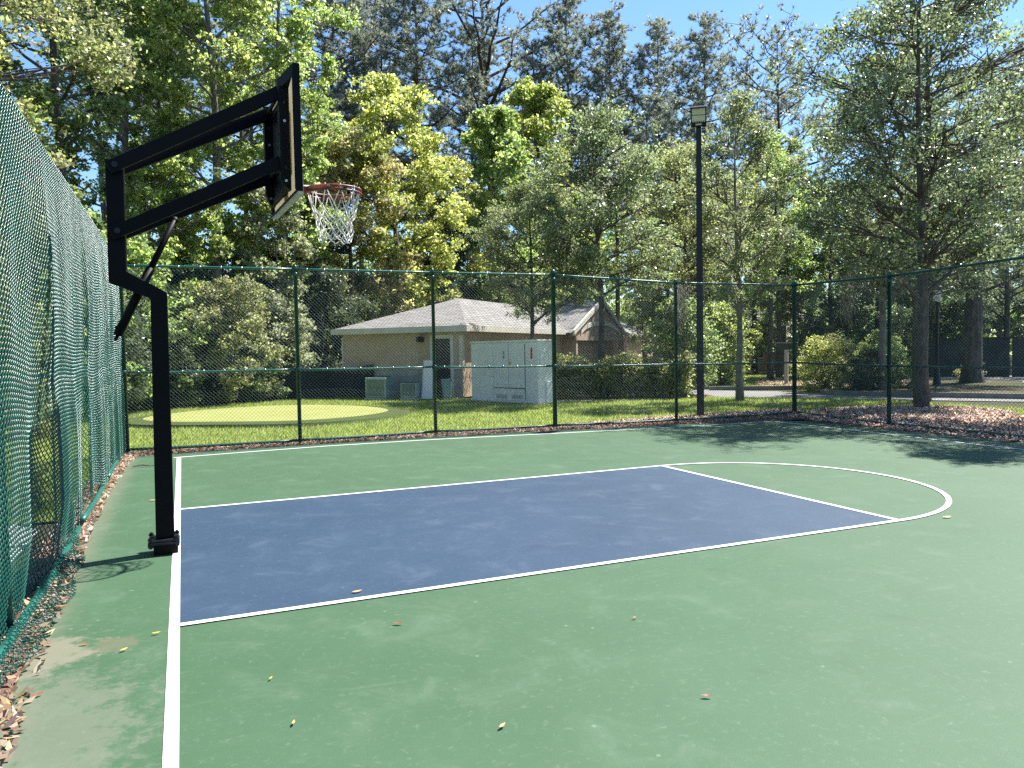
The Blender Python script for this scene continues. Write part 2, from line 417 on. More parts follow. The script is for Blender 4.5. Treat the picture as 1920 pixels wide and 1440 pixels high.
sheet('hedge_bed', [(10.2,14.75),(13.2,13.5),(15.4,12.75),(16,14.2),(13.6,16),(11,17.5),(9.6,16.4)], -.028, M['mulch'])
sheet('cabinet_slab', [(8.1,16.1),(9.35,13.05),(10.45,13.65),(13.3,12.72),(13.45,13.0),(10.7,14.2),(9.3,17.0)], -.012, M['concrete'])
sheet('road', [(14.3,13.6),(15.2,12.95),(17.5,10.3),(22,4),(26,-6),(34,-6),(30,6),(26.6,10.9),(33,14.4),(46,20),(46,30),(33,20.5),(26.9,15.4),(23.6,13.4),(20.2,12.4),(17.6,15.9),(19.5,18.5),(29,31.2),(40,46),(33,46),(22,30),(16,17.5)], -.04, M['asphalt'])
sheet('mulch_island', [(20.6,14.6),(24.5,17.5),(29,22.5),(26.5,23),(22.4,19.2),(20.2,16.6)], -.03, M['mulch'])
isl = smooth_poly([(18.6,11.6),(20.4,12.4),(23.4,13.3),(26.6,15.1),(28.2,14.0),(28.0,11.6),(26.3,10.2),(24.5,8),(22.3,6),(20.5,8)])
sheet('planting_island', isl, .09, M['ground'])
km = MB()
for i in range(len(isl)):
    a_, b_ = isl[i], isl[(i+1) % len(isl)]; d = b_-a_; nn = np.array([d[1], -d[0]])/np.linalg.norm(d)*.14
    km.obox((*a_, -.05), (*d, 0), (*nn, 0), (0,0,.16))
tag(km.build('kerb', M['kerbmat']), kind='structure')
k2 = MB()
pts = [(17.6,16.1),(20.35,14.35),(24.6,17.2),(30,23.4)]
for a_, b_ in zip(pts[:-1], pts[1:]):
    d = np.subtract(b_, a_); nn = np.array([d[1], -d[0]])/np.linalg.norm(d)*.15
    k2.obox((*a_, -.05), (*d, 0), (*nn, 0), (0,0,.15))
tag(k2.build('kerb', M['kerbmat']), kind='structure')
# putting green: raised fringe with the bleached turf on it
gp = smooth_poly([(-.75,13.9),(.6,15.6),(2.67,16.1),(4.3,14.8),(4.85,12.7),(3.9,11.3),(2.35,10.85),(.7,11.6),(-.5,12.5)])
gc = gp.mean(0)
def dome(name, rings_, mat):
    m = MB(); n = len(gp)
    for s, z in rings_: m.v += [(*(gc+(q-gc)*s), z) for q in gp]
    for k in range(len(rings_)-1):
        for i in range(n): m.f.append((k*n+i, k*n+(i+1) % n, (k+1)*n+(i+1) % n, (k+1)*n+i)); m.fm.append(0)
    m.f.append(tuple((len(rings_)-1)*n+i for i in range(n))); m.fm.append(0)
    return tag(m.build(name, mat, smooth=False), kind='structure')
dome('putting_green_fringe', [(1.21,-.04),(1.19,.045),(1.0,.075)], M['fringe'])
dome('putting_green', [(1.02,.06),(1.0,.082),(.6,.1)], M['greenturf'])

# ------------------------------------------------------------------ grass, litter and mulch chips (stuff)
def blades(P, h0, h1, w0, lean=.5):
    n = len(P); a = rng.uniform(0, 2*math.pi, n); h = rng.uniform(h0, h1, n); ww = w0*rng.uniform(.6, 1.3, n)
    dx, dy = np.cos(a), np.sin(a); b = rng.uniform(0, 2*math.pi, n); l = lean*h*rng.uniform(.1, 1, n)
    z0 = np.full(n, -.04)
    v = np.empty((n, 3, 3))
    v[:,0] = np.stack([P[:,0]-dx*ww/2, P[:,1]-dy*ww/2, z0], 1)
    v[:,1] = np.stack([P[:,0]+dx*ww/2, P[:,1]+dy*ww/2, z0], 1)
    v[:,2] = np.stack([P[:,0]+np.cos(b)*l, P[:,1]+np.sin(b)*l, z0+h], 1)
    return v.reshape(-1, 3)
def scatter(n, x0, x1, y0, y1, poly, excl=()):
    P = np.stack([rng.uniform(x0, x1, n), rng.uniform(y0, y1, n)], 1)
    k = inpoly(P, poly)
    for e in excl: k &= ~inpoly(P, e)
    return P[k]
fr = gc+(gp-gc)*1.17
P = scatter(330000, -6, 18.2, 2, 21.5, lawn_poly, [bed_far, bed_right, fr, side_poly])
dens = np.sin(P[:,0]*1.9+np.sin(P[:,1]*1.3)*1.7)*np.sin(P[:,1]*2.3+P[:,0]*.7)
P = P[rng.random(len(P)) < .72+.28*dens]
P = P[(P[:,1] > 6.9) | (P[:,0] > 14.4) | ((P[:,0] < -1.1))]
tag(link('grass', fast_mesh('grass', blades(P, .035, .085, .018), 3, M['grassblade'])), kind='stuff')
P2 = scatter(30000, 17, 31, 14, 27, [(17.85,16.56),(20.48,14.63),(24.5,17.5),(30,23.6),(25.4,26.3)])
tag(link('grass', fast_mesh('grass', blades(P2, .05, .1, .04), 3, M['grassblade'])), kind='stuff')

def flakes(P, z0, z1, s0, s1, asp=.5, tilt=.5, curl=.25):
    """small bent leaf: two quads sharing a midrib -> here 4-gon diamonds with raised tips"""
    n = len(P); a = rng.uniform(0, 2*math.pi, n); s = rng.uniform(s0, s1, n); z = rng.uniform(z0, z1, n)
    u = np.stack([np.cos(a), np.sin(a), rng.normal(0, tilt, n)], 1); u /= np.linalg.norm(u, axis=1)[:,None]
    b = np.stack([-np.sin(a), np.cos(a), rng.normal(0, tilt, n)], 1); b /= np.linalg.norm(b, axis=1)[:,None]
    c = np.stack([P[:,0], P[:,1], z], 1); w_ = (s*asp*rng.uniform(.6, 1.2, n))[:,None]; s = s[:,None]
    k = np.array([0,0,1.])*s*curl*rng.random((n,1))
    v = np.stack([c-u*s/2+k, c-b*w_/2, c+u*s/2+k, c+b*w_/2], 1)
    v[:,:,2] = np.maximum(v[:,:,2], z0-.004)
    return v.reshape(-1, 3)
Pl = scatter(9000, -1.05, -.5, -7, 6.9, bed_left)
keep = rng.random(len(Pl)) < np.where(np.abs(Pl[:,1]+1.9) < .55, .25, 1)
tag(link('leaf_litter', fast_mesh('leaf_litter', flakes(Pl[keep], 0., .035, .03, .085), 4, M['leaf_brown'])), kind='stuff')
Pf = scatter(16000, -1, 13.6, 5.6, 7.8, bed_far)
kf = (Pf[:,0] > 7.8) & (Pf[:,1] > 6.9)
tag(link('leaf_litter', fast_mesh('leaf_litter', flakes(Pf[~kf], -.015, .03, .04, .09), 4, M['leaf_brown'])), kind='stuff')
Pc = np.concatenate([Pf[kf], scatter(42000, 11.5, 16.8, -6, 6.9, bed_right)])
zz = -.02+.12*np.exp(-((Pc[:,0]-14.6)/2.2)**2)*np.clip(1.2-np.abs(Pc[:,1]-2.5)/9, 0, 1)*.8
fl = flakes(Pc, 0, .04, .05, .12, .4).reshape(-1, 4, 3); fl[:,:,2] += np.maximum(zz, -.02)[:,None]
tag(link('bark_chips', fast_mesh('bark_chips', fl.reshape(-1, 3), 4, M['chip'])), kind='stuff')
Pi = scatter(9000, 20, 29, 14, 23, [(20.6,14.6),(24.5,17.5),(29,22.5),(26.5,23),(22.4,19.2),(20.2,16.6)])
tag(link('bark_chips', fast_mesh('bark_chips', flakes(Pi, -.02, .02, .07, .15, .4), 4, M['chip'])), kind='stuff')

# individual fallen leaves on the court
def fallen(x, y, size, mat, label, rz):
    size *= .62
    m = MB(); k = 6; v = []
    for i in range(k+1):
        t = i/k; hw = .32*math.sin(math.pi*min(1, t*1.02))**.8*size*.5; zc = .012+.35*size*(t-.5)**2
        v += [((t-.5)*size, -hw, zc+.12*hw), ((t-.5)*size, 0, zc), ((t-.5)*size, hw, zc+.35*hw)]
    for i in range(k):
        for j in range(2): m.f.append((i*3+j, i*3+3+j, i*3+4+j, i*3+1+j)); m.fm.append(0)
    m.v = v; m.tube([(-.5*size, 0, v[1][2]), (-.68*size, .04*size, .012)], .0015, 5)
    o = m.build('fallen_leaf', mat); o.location = (x, y, .0); o.rotation_euler = (0, 0, rz)
    tag(o, label, 'leaf', 'fallen leaves on the court')
fallen(1.05,-1.67,.12,M['leaf_tan'],'tan dry leaf lying on the blue lane just inside its near white line',.2)
fallen(1.14,-2.35,.1,M['leaf_red'],'red brown dry leaf on the green court just in front of the blue lane',-.4)
fallen(2.14,-3.84,.085,M['leaf_red'],'small red brown leaf alone on the open green court at lower right',-.5)
fallen(1.22,-3.7,.075,M['leaf_tan'],'pale tan leaf on the green court near the bottom middle of the photo',.6)
fallen(.44,-3.3,.06,M['leaf_tan'],'small orange tan leaf low on the green court beside the baseline',1.2)
fallen(.4,-2.8,.045,M['leaf_yellow'],'tiny yellow leaf on the green court to the right of the white baseline',.9)
fallen(-.12,-1.9,.075,M['leaf_yellow'],'yellow leaf touching the left edge of the white baseline',.1)
fallen(-.27,-2.09,.075,M['leaf_yellow'],'yellow curled leaf on the dusty patch left of the baseline',.7)
fallen(-.47,-1.9,.08,M['leaf_red'],'dark red brown leaf on the dusty patch near the left fence',-.05)
fallen(-.6,-2.52,.1,M['leaf_red'],'long red leaf on the court edge beside the leaf litter bed',.5)
fallen(-.02,-3.55,.07,M['leaf_tan'],'orange leaf at the bottom edge of the photo left of the baseline',.6)
fallen(6.21,-1.92,.14,M['leaf_yellow'],'pale yellow leaf just outside the free throw half circle',-.3)
fallen(2.39,-2.86,.06,M['leaf_red'],'dark little leaf on the green court in front of the lane middle',.2)
fallen(-.27,2.44,.13,M['leaf_tan'],'tan leaf on the green strip behind the hoop post',.1)
tw = MB(); tw.tube([(0,0,.02),(.12,.02,.035),(.22,-.02,.02),(.33,.03,.018)], [.008,.009,.007,.004], 6); tw.tube([(.12,.02,.035),(.2,.1,.02)], [.006,.003], 5)
o = tw.build('fallen_twig', BARK['dark']); o.location = (-.62,5.25,0); tag(o, 'dark forked twig lying on the court corner by the left fence', 'twig')

# ------------------------------------------------------------------ chain link fences
def chain(name, p_of, L_, H_, mat, rad, n, parent, p=.031, v0=0.):
    nw = int(L_/p); ns = int(H_/p)
    i = np.arange(nw)[:,None]; k = np.arange(ns+1)[None,:]
    sgn = np.where((i+k) % 2 == 0, 1., -1.)
    # round the bends a little by giving every bend two points
    U = i*p + p*.5*sgn + p*.5; V = v0 + k*p + 0*U
    Wd = sgn*rad*.9
    U2 = np.repeat(U, 2, axis=1); V2 = np.repeat(V, 2, axis=1); W2 = np.repeat(Wd, 2, axis=1)
    e = np.tile(np.array([-1., 1.]), ns+1)[None,:]*p*.1
    V2 = V2 + e; U2 = U2 - np.repeat(sgn, 2, axis=1)*p*.05; W2 = W2 * np.where(np.arange(2*(ns+1)) % 2 == 0, -1, 1)[None,:]*np.repeat(sgn, 2, axis=1)
    C_ = p_of(U2, V2, W2)                                # (nw, m, 3)
    T = np.empty_like(C_); T[:,1:-1] = C_[:,2:]-C_[:,:-2]; T[:,0] = C_[:,1]-C_[:,0]; T[:,-1] = C_[:,-1]-C_[:,-2]
    T /= np.linalg.norm(T, axis=2, keepdims=True)+1e-9
    nrm = p_of(U2, V2, W2+.01)-C_; nrm -= T*np.sum(nrm*T, axis=2, keepdims=True); nrm /= np.linalg.norm(nrm, axis=2, keepdims=True)
    bn = np.cross(T, nrm)
    m_ = C_.shape[1]; ang = 2*math.pi*np.arange(n)/n+.4
    ring = C_[:,:,None,:] + rad*(np.cos(ang)[None,None,:,None]*nrm[:,:,None,:] + np.sin(ang)[None,None,:,None]*bn[:,:,None,:])
    co = ring.reshape(-1, 3)
    ids = np.arange(nw*m_*n).reshape(nw, m_, n)
    a = ids[:,:-1,:]; b = np.roll(ids, -1, axis=2)[:,:-1,:]; c = np.roll(ids, -1, axis=2)[:,1:,:]; d = ids[:,1:,:]
    q = np.stack([a, b, c, d], -1).reshape(-1, 4)
    return link(name, idx_mesh(name, co, q, mat, True), parent)

def post(m, x, y, z0, z1, r, dome=True):
    pr = [(r, z0), (r, z1-.02)]
    if dome: pr += [(r*1.18, z1-.02), (r*1.18, z1+.01), (r*1.0, z1+.04), (r*.6, z1+.06), (r*.1, z1+.07)]
    m.lathe(pr, (x, y, 0), 12)

# far fence
FP = [(-.8,7.13),(1.9,7.05),(4.38,7.12),(6.78,6.93),(9.38,6.55),(12.58,6.6)]
far = thing('chain_link_fence', 'green chain link fence across the far side of the court before the lawn', 'fence', (5.9,6.9,0))
def P_(o, name, m, mat, smooth=False):        # part given in world coordinates under a thing at o.location
    ob = m.build(name, mat, o, smooth); ob.location = -o.location; return ob
TOPZ = [3.0,3.0,3.01,3.0,2.86,2.87]; MIDZ = [1.3,1.28,1.26,1.22,1.2,1.16]
for i, (x, y) in enumerate(FP[:-1]):
    m = MB(); big = i in (0, 3); post(m, x, y, -.06, TOPZ[i]+(.04 if big else .01), .045 if big else .033, True)
    # clamp bands
    for zc in (TOPZ[i]-.09, MIDZ[i]): m.lathe([(.05 if big else .04, zc-.03), (.053 if big else .043, zc-.01), (.053 if big else .043, zc+.01), (.05 if big else .04, zc+.03)], (x, y, 0), 12)
    P_(far, 'post', m, M['rail_dark'], True)
def rail(m, zs, pts, r, sag=.0, off=0):
    for i in range(len(pts)-1):
        a = np.array([*pts[i], zs[i]]); b = np.array([*pts[i+1], zs[i+1]])
        m.tube([a+(b-a)*t+np.array([0, off, -sag*4*t*(1-t)]) for t in np.linspace(0, 1, 7)], r, 8)
def ties(m, zs, r):
    m.cur = 1
    for i in range(len(FP)-1):
        for t in np.arange(.08, 1, .12):
            a = np.array([*FP[i], zs[i]]); b = np.array([*FP[i+1], zs[i+1]]); q = a+(b-a)*t; d = (b-a)/np.linalg.norm(b-a)
            m.tube([q-d*.01, q+d*.01], r, 6)
m = MB(); rail(m, TOPZ, FP, .021); ties(m, TOPZ, .0235); P_(far, 'top_rail', m, [M['rail'], M['tie']], True)
m = MB(); rail(m, MIDZ, FP, .019, .012); ties(m, MIDZ, .0215); P_(far, 'mid_rail', m, [M['rail'], M['tie']], True)
m = MB(); rail(m, [.06,.05,.05,.05,.05,.05], FP, .024, .01); P_(far, 'bottom_rail', m, M['rail_dark'], True)
def poly_path(pts):
    pts = np.array(pts, float); seg = np.linalg.norm(np.diff(pts, axis=0), axis=1); s = np.concatenate([[0], np.cumsum(seg)])
    def f(u):
        return np.stack([np.interp(u, s, pts[:,0]), np.interp(u, s, pts[:,1])], -1)
    return f, s[-1], s
pf, Lf, sf = poly_path(FP)
def far_map(U, V, Wd):
    xy = pf(U); top = np.interp(U, sf, TOPZ)
    z = .03+V/3.0*(top-.05)
    y = xy[...,1]-.03+Wd+.006*np.sin(U*2.1+V*1.3)
    return np.stack([xy[...,0], y, z], -1)
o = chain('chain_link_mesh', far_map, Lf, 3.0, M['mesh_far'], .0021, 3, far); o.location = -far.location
# right fence
RP = [(12.58,6.6),(12.12,3.72),(12.16,.8),(12.1,-1.6),(12.1,-4.5)]
rt = thing('chain_link_fence', 'dark green chain link fence along the right side under the big oak', 'fence', (12.2,2,0))
RT = [2.87,2.79,2.86,2.9,2.9]; RM = [1.16,1.13,1.13,1.13,1.13]
for i, (x, y) in enumerate(RP):
    m = MB(); r = .05 if i == 0 else .038; post(m, x, y, -.06, RT[i]+.02, r)
    for zc in (RT[i]-.09, RM[i], .9 if i == 0 else RM[i]): m.lathe([(r+.006, zc-.03), (r+.01, zc-.01), (r+.01, zc+.01), (r+.006, zc+.03)], (x, y, 0), 12)
    P_(rt, 'post', m, M['rail_dark'], True)
m = MB(); rail(m, RT, RP, .024); P_(rt, 'top_rail', m, M['rail_dark'], True)
m = MB(); rail(m, RM, RP, .02, .01); P_(rt, 'mid_rail', m, M['rail_dark'], True)
m = MB(); rail(m, [.05]*5, RP, .026); P_(rt, 'bottom_rail', m, M['rail_dark'], True)
pr_, Lr, sr = poly_path(RP)
def right_map(U, V, Wd):
    xy = pr_(U); top = np.interp(U, sr, RT); z = .03+V/2.9*(top-.05)
    return np.stack([xy[...,0]-.03+Wd+.006*np.sin(U*1.7+V), xy[...,1], z], -1)
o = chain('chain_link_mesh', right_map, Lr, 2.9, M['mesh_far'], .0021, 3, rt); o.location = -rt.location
m = MB(); m.tube([(12.52,6.52,.02),(12.52,6.52,2.84)], .008, 6); P_(rt, 'tension_bar', m, M['rail_dark'], True)

# left fence with loose billowing mesh
LPX = -.86
LY = [-7.4,-4.4,-1.55,1.05,3.95,7.0]
lf = thing('chain_link_fence', 'tall green chain link fence with loose wavy mesh beside the hoop', 'fence', (LPX,0,0))
for y in LY:
    m = MB(); post(m, LPX-.04, y, -.06, 3.1, .043); P_(lf, 'post', m, M['rail_dark'], True)
m = MB(); m.tube([(LPX-.03, y, 3.08) for y in np.linspace(-8.5, 7.05, 9)], .024, 10); P_(lf, 'top_rail', m, M['rail'], True)
m = MB(); m.tube([(LPX-.03, y, 1.42) for y in np.linspace(-8.5, 7.05, 9)], .022, 10); P_(lf, 'mid_rail', m, M['rail'], True)
m = MB()
for a, b, z in ((-8.5,1.0,.055),(1.28,3.85,.075),(4.1,7.0,.06)):
    m.tube([(LPX+.03-.02*math.sin((y+8)*.5), y, z+.012*math.sin(y*1.7)) for y in np.linspace(a, b, 12)], .026, 10)
P_(lf, 'bottom_rail', m, M['rail'], True)
def left_map(U, V, Wd):
    Y = 7.05-U; z = 3.12-V
    tied_top = np.clip((3.12-z)/.5, 0, 1); mid = np.clip(np.abs(z-1.42)/.55, 0, 1)**.8
    f = .055*np.sin(U*2.05+.5*np.sin(z*1.5)+.4)+.032*np.sin(U*5.3+1.1+.7*np.sin(z*2.2))+.016*np.sin(U*11.7+z*1.2)
    fold = .07*np.exp(-((Y-2.2-.12*(z-1.6))/.13)**2)+.06*np.exp(-((Y-4.7+.05*z)/.16)**2)+.06*np.exp(-((Y+.4-.1*z)/.15)**2)
    low = np.clip((.55-z)/.55, 0, 1)
    amp = tied_top*(.35+.65*mid)
    skirt = -.045*np.clip((.45-z)/.35, 0, 1)*(Y < 1.15)
    belly = .05*np.sin(np.clip((3.1-z)/1.68, 0, 1)*math.pi)
    x = LPX+.03+amp*(f*.34+fold*.7)*(.3+.7*np.clip((2.7-z)/1.5,0,1))+belly*.4+skirt+Wd
    # vertical sag of the rows between the ties
    z2 = z-.035*np.sin(U*1.05)**2*tied_top-.018*np.sin(U*3.4+.6)*tied_top
    # torn bottom that lifts in two bays
    lift = (.22*np.exp(-((Y-2.6)/.75)**2)+.2*np.exp(-((Y-4.75)/.45)**2))*np.clip((1.2-z)/1.2, 0, 1)
    z2 = np.maximum(z2+lift, .012+.0*z)
    return np.stack([x, Y+.02*np.sin(z*3+U*2)*amp, z2], -1)
o = chain('chain_link_mesh', left_map, 13.6, 3.1, M['mesh_green'], .0036, 5, lf, p=.031); o.location = -lf.location

def skirt_map(U, V, Wd):      # loose end of the fabric lying on the ground in front of the rail
    Y = .75-U; wdt = .2*np.clip(np.sin(np.clip((Y+2.6)/3.4, 0, 1)*math.pi), 0, 1)**.6
    t = V/.25
    x = LPX+.04+wdt*t+.02*np.sin(U*7+t*3); z = .085*(1-t)**1.6+.012+.014*np.sin(U*9+t*5)**2
    return np.stack([x, Y+.02*np.sin(U*5+t*4), z+Wd], -1)
o = chain('chain_link_mesh', skirt_map, 3.3, .25, M['mesh_green'], .003, 5, lf, p=.031); o.location = -lf.location

# ------------------------------------------------------------------ basketball hoop
hp = thing('basketball_hoop', 'black gooseneck basketball hoop with rusty red rim and white net over the blue lane', 'basketball hoop', (-.1,.04,0))
hp.rotation_euler = (0,0,0)
UP = R(2.7)
up = lambda x, y: (x*math.cos(UP)-y*math.sin(UP), x*math.sin(UP)+y*math.cos(UP))
def xf(m):            # turn the upper works slightly about the post
    m.v = [(*up(x, y), z) for x, y, z in m.v]; return m
BX = .1               # local x = world X + .1
m = MB(); m.prism([(-.071+.0,.125),(.062,.125),(.074,2.044),(-.201,2.202),(-.193,3.035),(-.317,3.04),(-.326,2.118),(-.045,2.0)][::-1], -.066, .066)
m.build('post', M['black_steel'], hp, bevel=.006)
m = MB(); m.box(-.09,-.075,-.05,.085,.075,.085); m.build('footing_stub', M['black_steel'], hp)
m = MB(); m.box(-.128,-.115,.086,.1,.115,.104); m.box(-.122,-.11,.106,.094,.11,.124); m.build('base_plate', M['bronze'], hp, bevel=.003)
for sx in (-.108, .078):
    for sy in (-.095, .095):
        m = MB(); m.lathe([(.011,.06),(.011,.15)], (sx,sy,0), 8); m.lathe([(.02,.124),(.02,.14)], (sx,sy,0), 6); m.lathe([(.02,.068),(.02,.085)], (sx,sy,0), 6)
        m.build('anchor_bolt', M['bronze'], hp)
def arm(p0, p1, y, h=.095, w_=.04):
    m = MB(); p0, p1 = np.array(p0), np.array(p1); d = (p1-p0)/np.linalg.norm(p1-p0); nn = np.array([-d[1], d[0]])*h/2
    m.prism([tuple(p0-nn), tuple(p1-nn), tuple(p1+nn), tuple(p0+nn)], y-w_/2, y+w_/2)
    k_ = 1 if y > 0 else -1
    m.v = [(x, yy+k_*.225*max(0, (x+.3)/1.27), z) for x, yy, z in m.v]
    xf(m).build('arm', M['black_steel'], hp, bevel=.004)
for y in (-.092, .092):
    arm((-.30,2.96),(.955,3.625), y); arm((-.30,2.47),(.965,3.09), y)
for (x, z, yb) in ((-.255,2.985,.135),(-.255,2.495,.135),(.93,3.075,.345),(.92,3.605,.345)):
    m = MB(); m.tube([(x,-yb+.008,z),(x,yb-.008,z)], .014, 10)
    for k_ in (-1, 1): m.tube([(x,k_*yb,z),(x,k_*(yb-.022),z)], .024, 6)
    xf(m).build('bolt', M['bronze'], hp)
# crank cylinder
m = MB(); q0 = np.array([.15,.105,2.63]); q1 = np.array([-.285,.105,1.72]); d = (q1-q0)
m.tube([q0+d*0.0, q0+d*.5], .024, 12); m.tube([q0+d*.42, q0+d*1.0], .034, 12); m.tube([q1, q1+d/np.linalg.norm(d)*.045], .013, 8)
m.tube([q0+np.array([0,-.02,0]), q0+np.array([0,.02,0])], .03, 10)
ob = xf(m).build('crank_cylinder', M['black_steel'], hp, True)
m = MB(); m.box(-.3,.075,1.755,-.24,.135,1.79); xf(m).build('crank_bracket', M['black_steel'], hp)
# backboard
bx = .978; bw, bz0, bz1 = .60, 2.79, 3.75
fd = .05                                     # frame depth, front face at bx+fd
bd = MB(); bd.box(bx+fd-.022,-bw+.012,bz0+.012,bx+fd-.008,bw-.012,bz1-.012)
am_ = simple('acrylic_board', (.6,.56,.44), (.54,.51,.4), .35, 2)
_nt = am_.node_tree; _t = _nt.nodes.new('ShaderNodeBsdfTranslucent'); _t.inputs[0].default_value = (.75,.7,.55,1)
_x = _nt.nodes.new('ShaderNodeMixShader'); _x.inputs[0].default_value = .5
_nt.links.new(_nt.nodes['Principled BSDF'].outputs[0], _x.inputs[1]); _nt.links.new(_t.outputs[0], _x.inputs[2]); _nt.links.new(_x.outputs[0], _nt.nodes['Material Output'].inputs[0])
board = xf(bd).build('backboard', am_, hp)
fr_ = MB()
fr_.box(bx,-bw,bz0,bx+fd,-bw+.012,bz1); fr_.box(bx,bw-.012,bz0,bx+fd,bw,bz1); fr_.box(bx,-bw+.012,bz1-.012,bx+fd,bw-.012,bz1)
fr_.box(bx,-bw+.012,bz0+.02,bx+.012,-bw+.05,bz1-.012); fr_.box(bx,bw-.05,bz0+.02,bx+.012,bw-.012,bz1-.012); fr_.box(bx,-bw+.05,bz1-.05,bx+.012,bw-.05,bz1-.012)
fr_.box(bx,-bw+.012,bz0,bx+fd,bw-.012,bz0+.011)
xf(fr_).build('frame', M['black_steel'], board)
fr_ = MB(); fr_.box(bx+.012,-bw-.003,bz0-.022,bx+fd+.003,bw+.003,bz0-.001); fr_.box(bx+fd+.0005,-bw-.003,bz0,bx+fd+.003,-bw+.02,bz0+.14)
xf(fr_).build('edge_padding', simple('tan_edge_padding', (.5,.45,.33), (.42,.38,.27), .7, 6), board)
m2 = MB(); m2.box(bx+.042,-.3,2.98,bx+.044,.3,3.03); m2.box(bx+.042,-.3,3.43,bx+.044,.3,3.48); m2.box(bx+.042,-.3,3.03,bx+.044,-.25,3.43); m2.box(bx+.042,.25,3.03,bx+.044,.3,3.43)
m2.v = [(x-.042+fd-.0075, y, z) for x, y, z in m2.v]; xf(m2).build('target_square', M['line'], board)
# board mounts: two uprights, two cross plates
for y in (-.38, .38):
    m = MB(); m.prism([(.9,2.94),(.935,2.85),(.977,2.83),(.977,3.66),(.9,3.62)], y-.035, y+.035); xf(m).build('board_mount', M['black_steel'], hp, bevel=.003)
    for z in (3.5,3.36,3.0,2.9):
        m = MB(); m.tube([(.938,y-.042,z),(.938,y-.0355,z)], .011, 8); xf(m).build('mount_bolt', M['tie'] if z in (3.36, 2.9) else M['bronze'], hp)
for q in ((-.34,3.55,.34,3.61),(-.34,2.84,.34,2.89)):
    m = MB(); m.box(.95,q[0],q[1],.977,q[2],q[3]); xf(m).build('cross_bar', M['black_steel'], hp)
m = MB(); m.box(.963,-.343,2.895,.977,.343,3.545); xf(m).build('mounting_plate', M['black_steel'], hp)
# gusset running up to the top edge
for s in (-1, 1):
    m = MB(); m.add([(.9,s*.36,3.69),(.9,s*.36,3.6),(.976,s*.58,3.75),(.976,s*.58,3.66),(.976,s*.36,3.69),(.976,s*.36,3.6)], [(0,1,3,2),(4,2,3,5),(0,2,4),(1,5,3),(0,4,5,1)])
    xf(m).build('gusset', M['black_steel'], hp)
# rim
def rustpaint():
    m, nt, b = newmat('flaking_red_rim'); co = objco(nt)
    c = mixc(nt, mrange(nt, noise(nt, co, 14, 4), .5, .54), (.24,.022,.018), (.06,.018,.015))
    c = mixc(nt, mrange(nt, noise(nt, co, 20, 4), .62, .65), c, (.45,.14,.06))
    nt.links.new(c, b.inputs['Base Color']); b.inputs['Roughness'].default_value = .5; return m
M['rim'] = rustpaint()
rc = (1.405, 0, 2.94); rr_ = .229
rm = MB(); 
for dz in (0, -.032):
    a = np.linspace(0, 2*math.pi, 49); rm.tube([(rc[0]+rr_*math.cos(t), rr_*math.sin(t), rc[2]+dz) for t in a], .0095, 8, False)
rim = None
xb = bx+fd
rm.prism([(xb,2.955),(rc[0]-rr_+.05,2.955),(rc[0]-rr_+.05,2.925),(xb,2.86)], -.06, .06)
rm.box(xb,-.1,2.84,xb+.008,.1,2.975)
# wide flange band on the board side
aa = np.linspace(math.pi*.62, math.pi*1.38, 15); rm2 = []
for t0, t1 in zip(aa[:-1], aa[1:]):
    v = []
    for t in (t0, t1):
        for rr2 in (rr_+.004, rr_+.014):
            for z in (2.902, 2.946): v.append((rc[0]+rr2*math.cos(t), rr2*math.sin(t), z))
    rm.add(v, [(0,1,5,4),(2,6,7,3),(1,3,7,5),(0,4,6,2)])
rim = xf(rm).build('rim', M['rim'], hp, True)
net = MB(); K = 12
rows = [(.226,2.928),(.187,2.79),(.165,2.73),(.15,2.68),(.142,2.63),(.137,2.58),(.142,2.53)]
def npt(r, k, z):
    t = 2*math.pi*k/K; wob = .008*math.sin(k*2.4+z*31)+.006*math.sin(k*5.1+z*17)
    return np.array([rc[0]+(r+wob)*math.cos(t)+.006*math.sin(z*40+k), (r+wob)*math.sin(t), z+.009*math.sin(k*3.7+z*23)-.004*math.cos(k)])
for j in range(len(rows)-1):
    r0, z0 = rows[j]; r1, z1 = rows[j+1]
    for k in range(K):
        a0 = npt(r0, k+.5*(j % 2), z0)
        for s in (-.5, .5):
            b0 = npt(r1, k+.5*(j % 2)+s, z1); mid = (a0+b0)/2+np.array([0,0,-.006])
            net.tube([a0, mid, b0], .0042, 5)
    for k in range(K): net.lathe([(.003,-.008),(.0075,-.004),(.0075,.004),(.003,.008)], tuple(npt(r1, k+.5*((j+1) % 2), z1)), 6)
for k in range(K):
    q = npt(.226, k, 2.928); net.tube([q+np.array([0,0,.025]), q], .0042, 5)
    a0 = npt(.142, k+.0, 2.53); b0 = npt(.142, k+1, 2.53); net.tube([a0, (a0+b0)/2+np.array([0,0,-.03]), b0], .004, 5)
xf(net).build('net', M['cord'], hp, True)

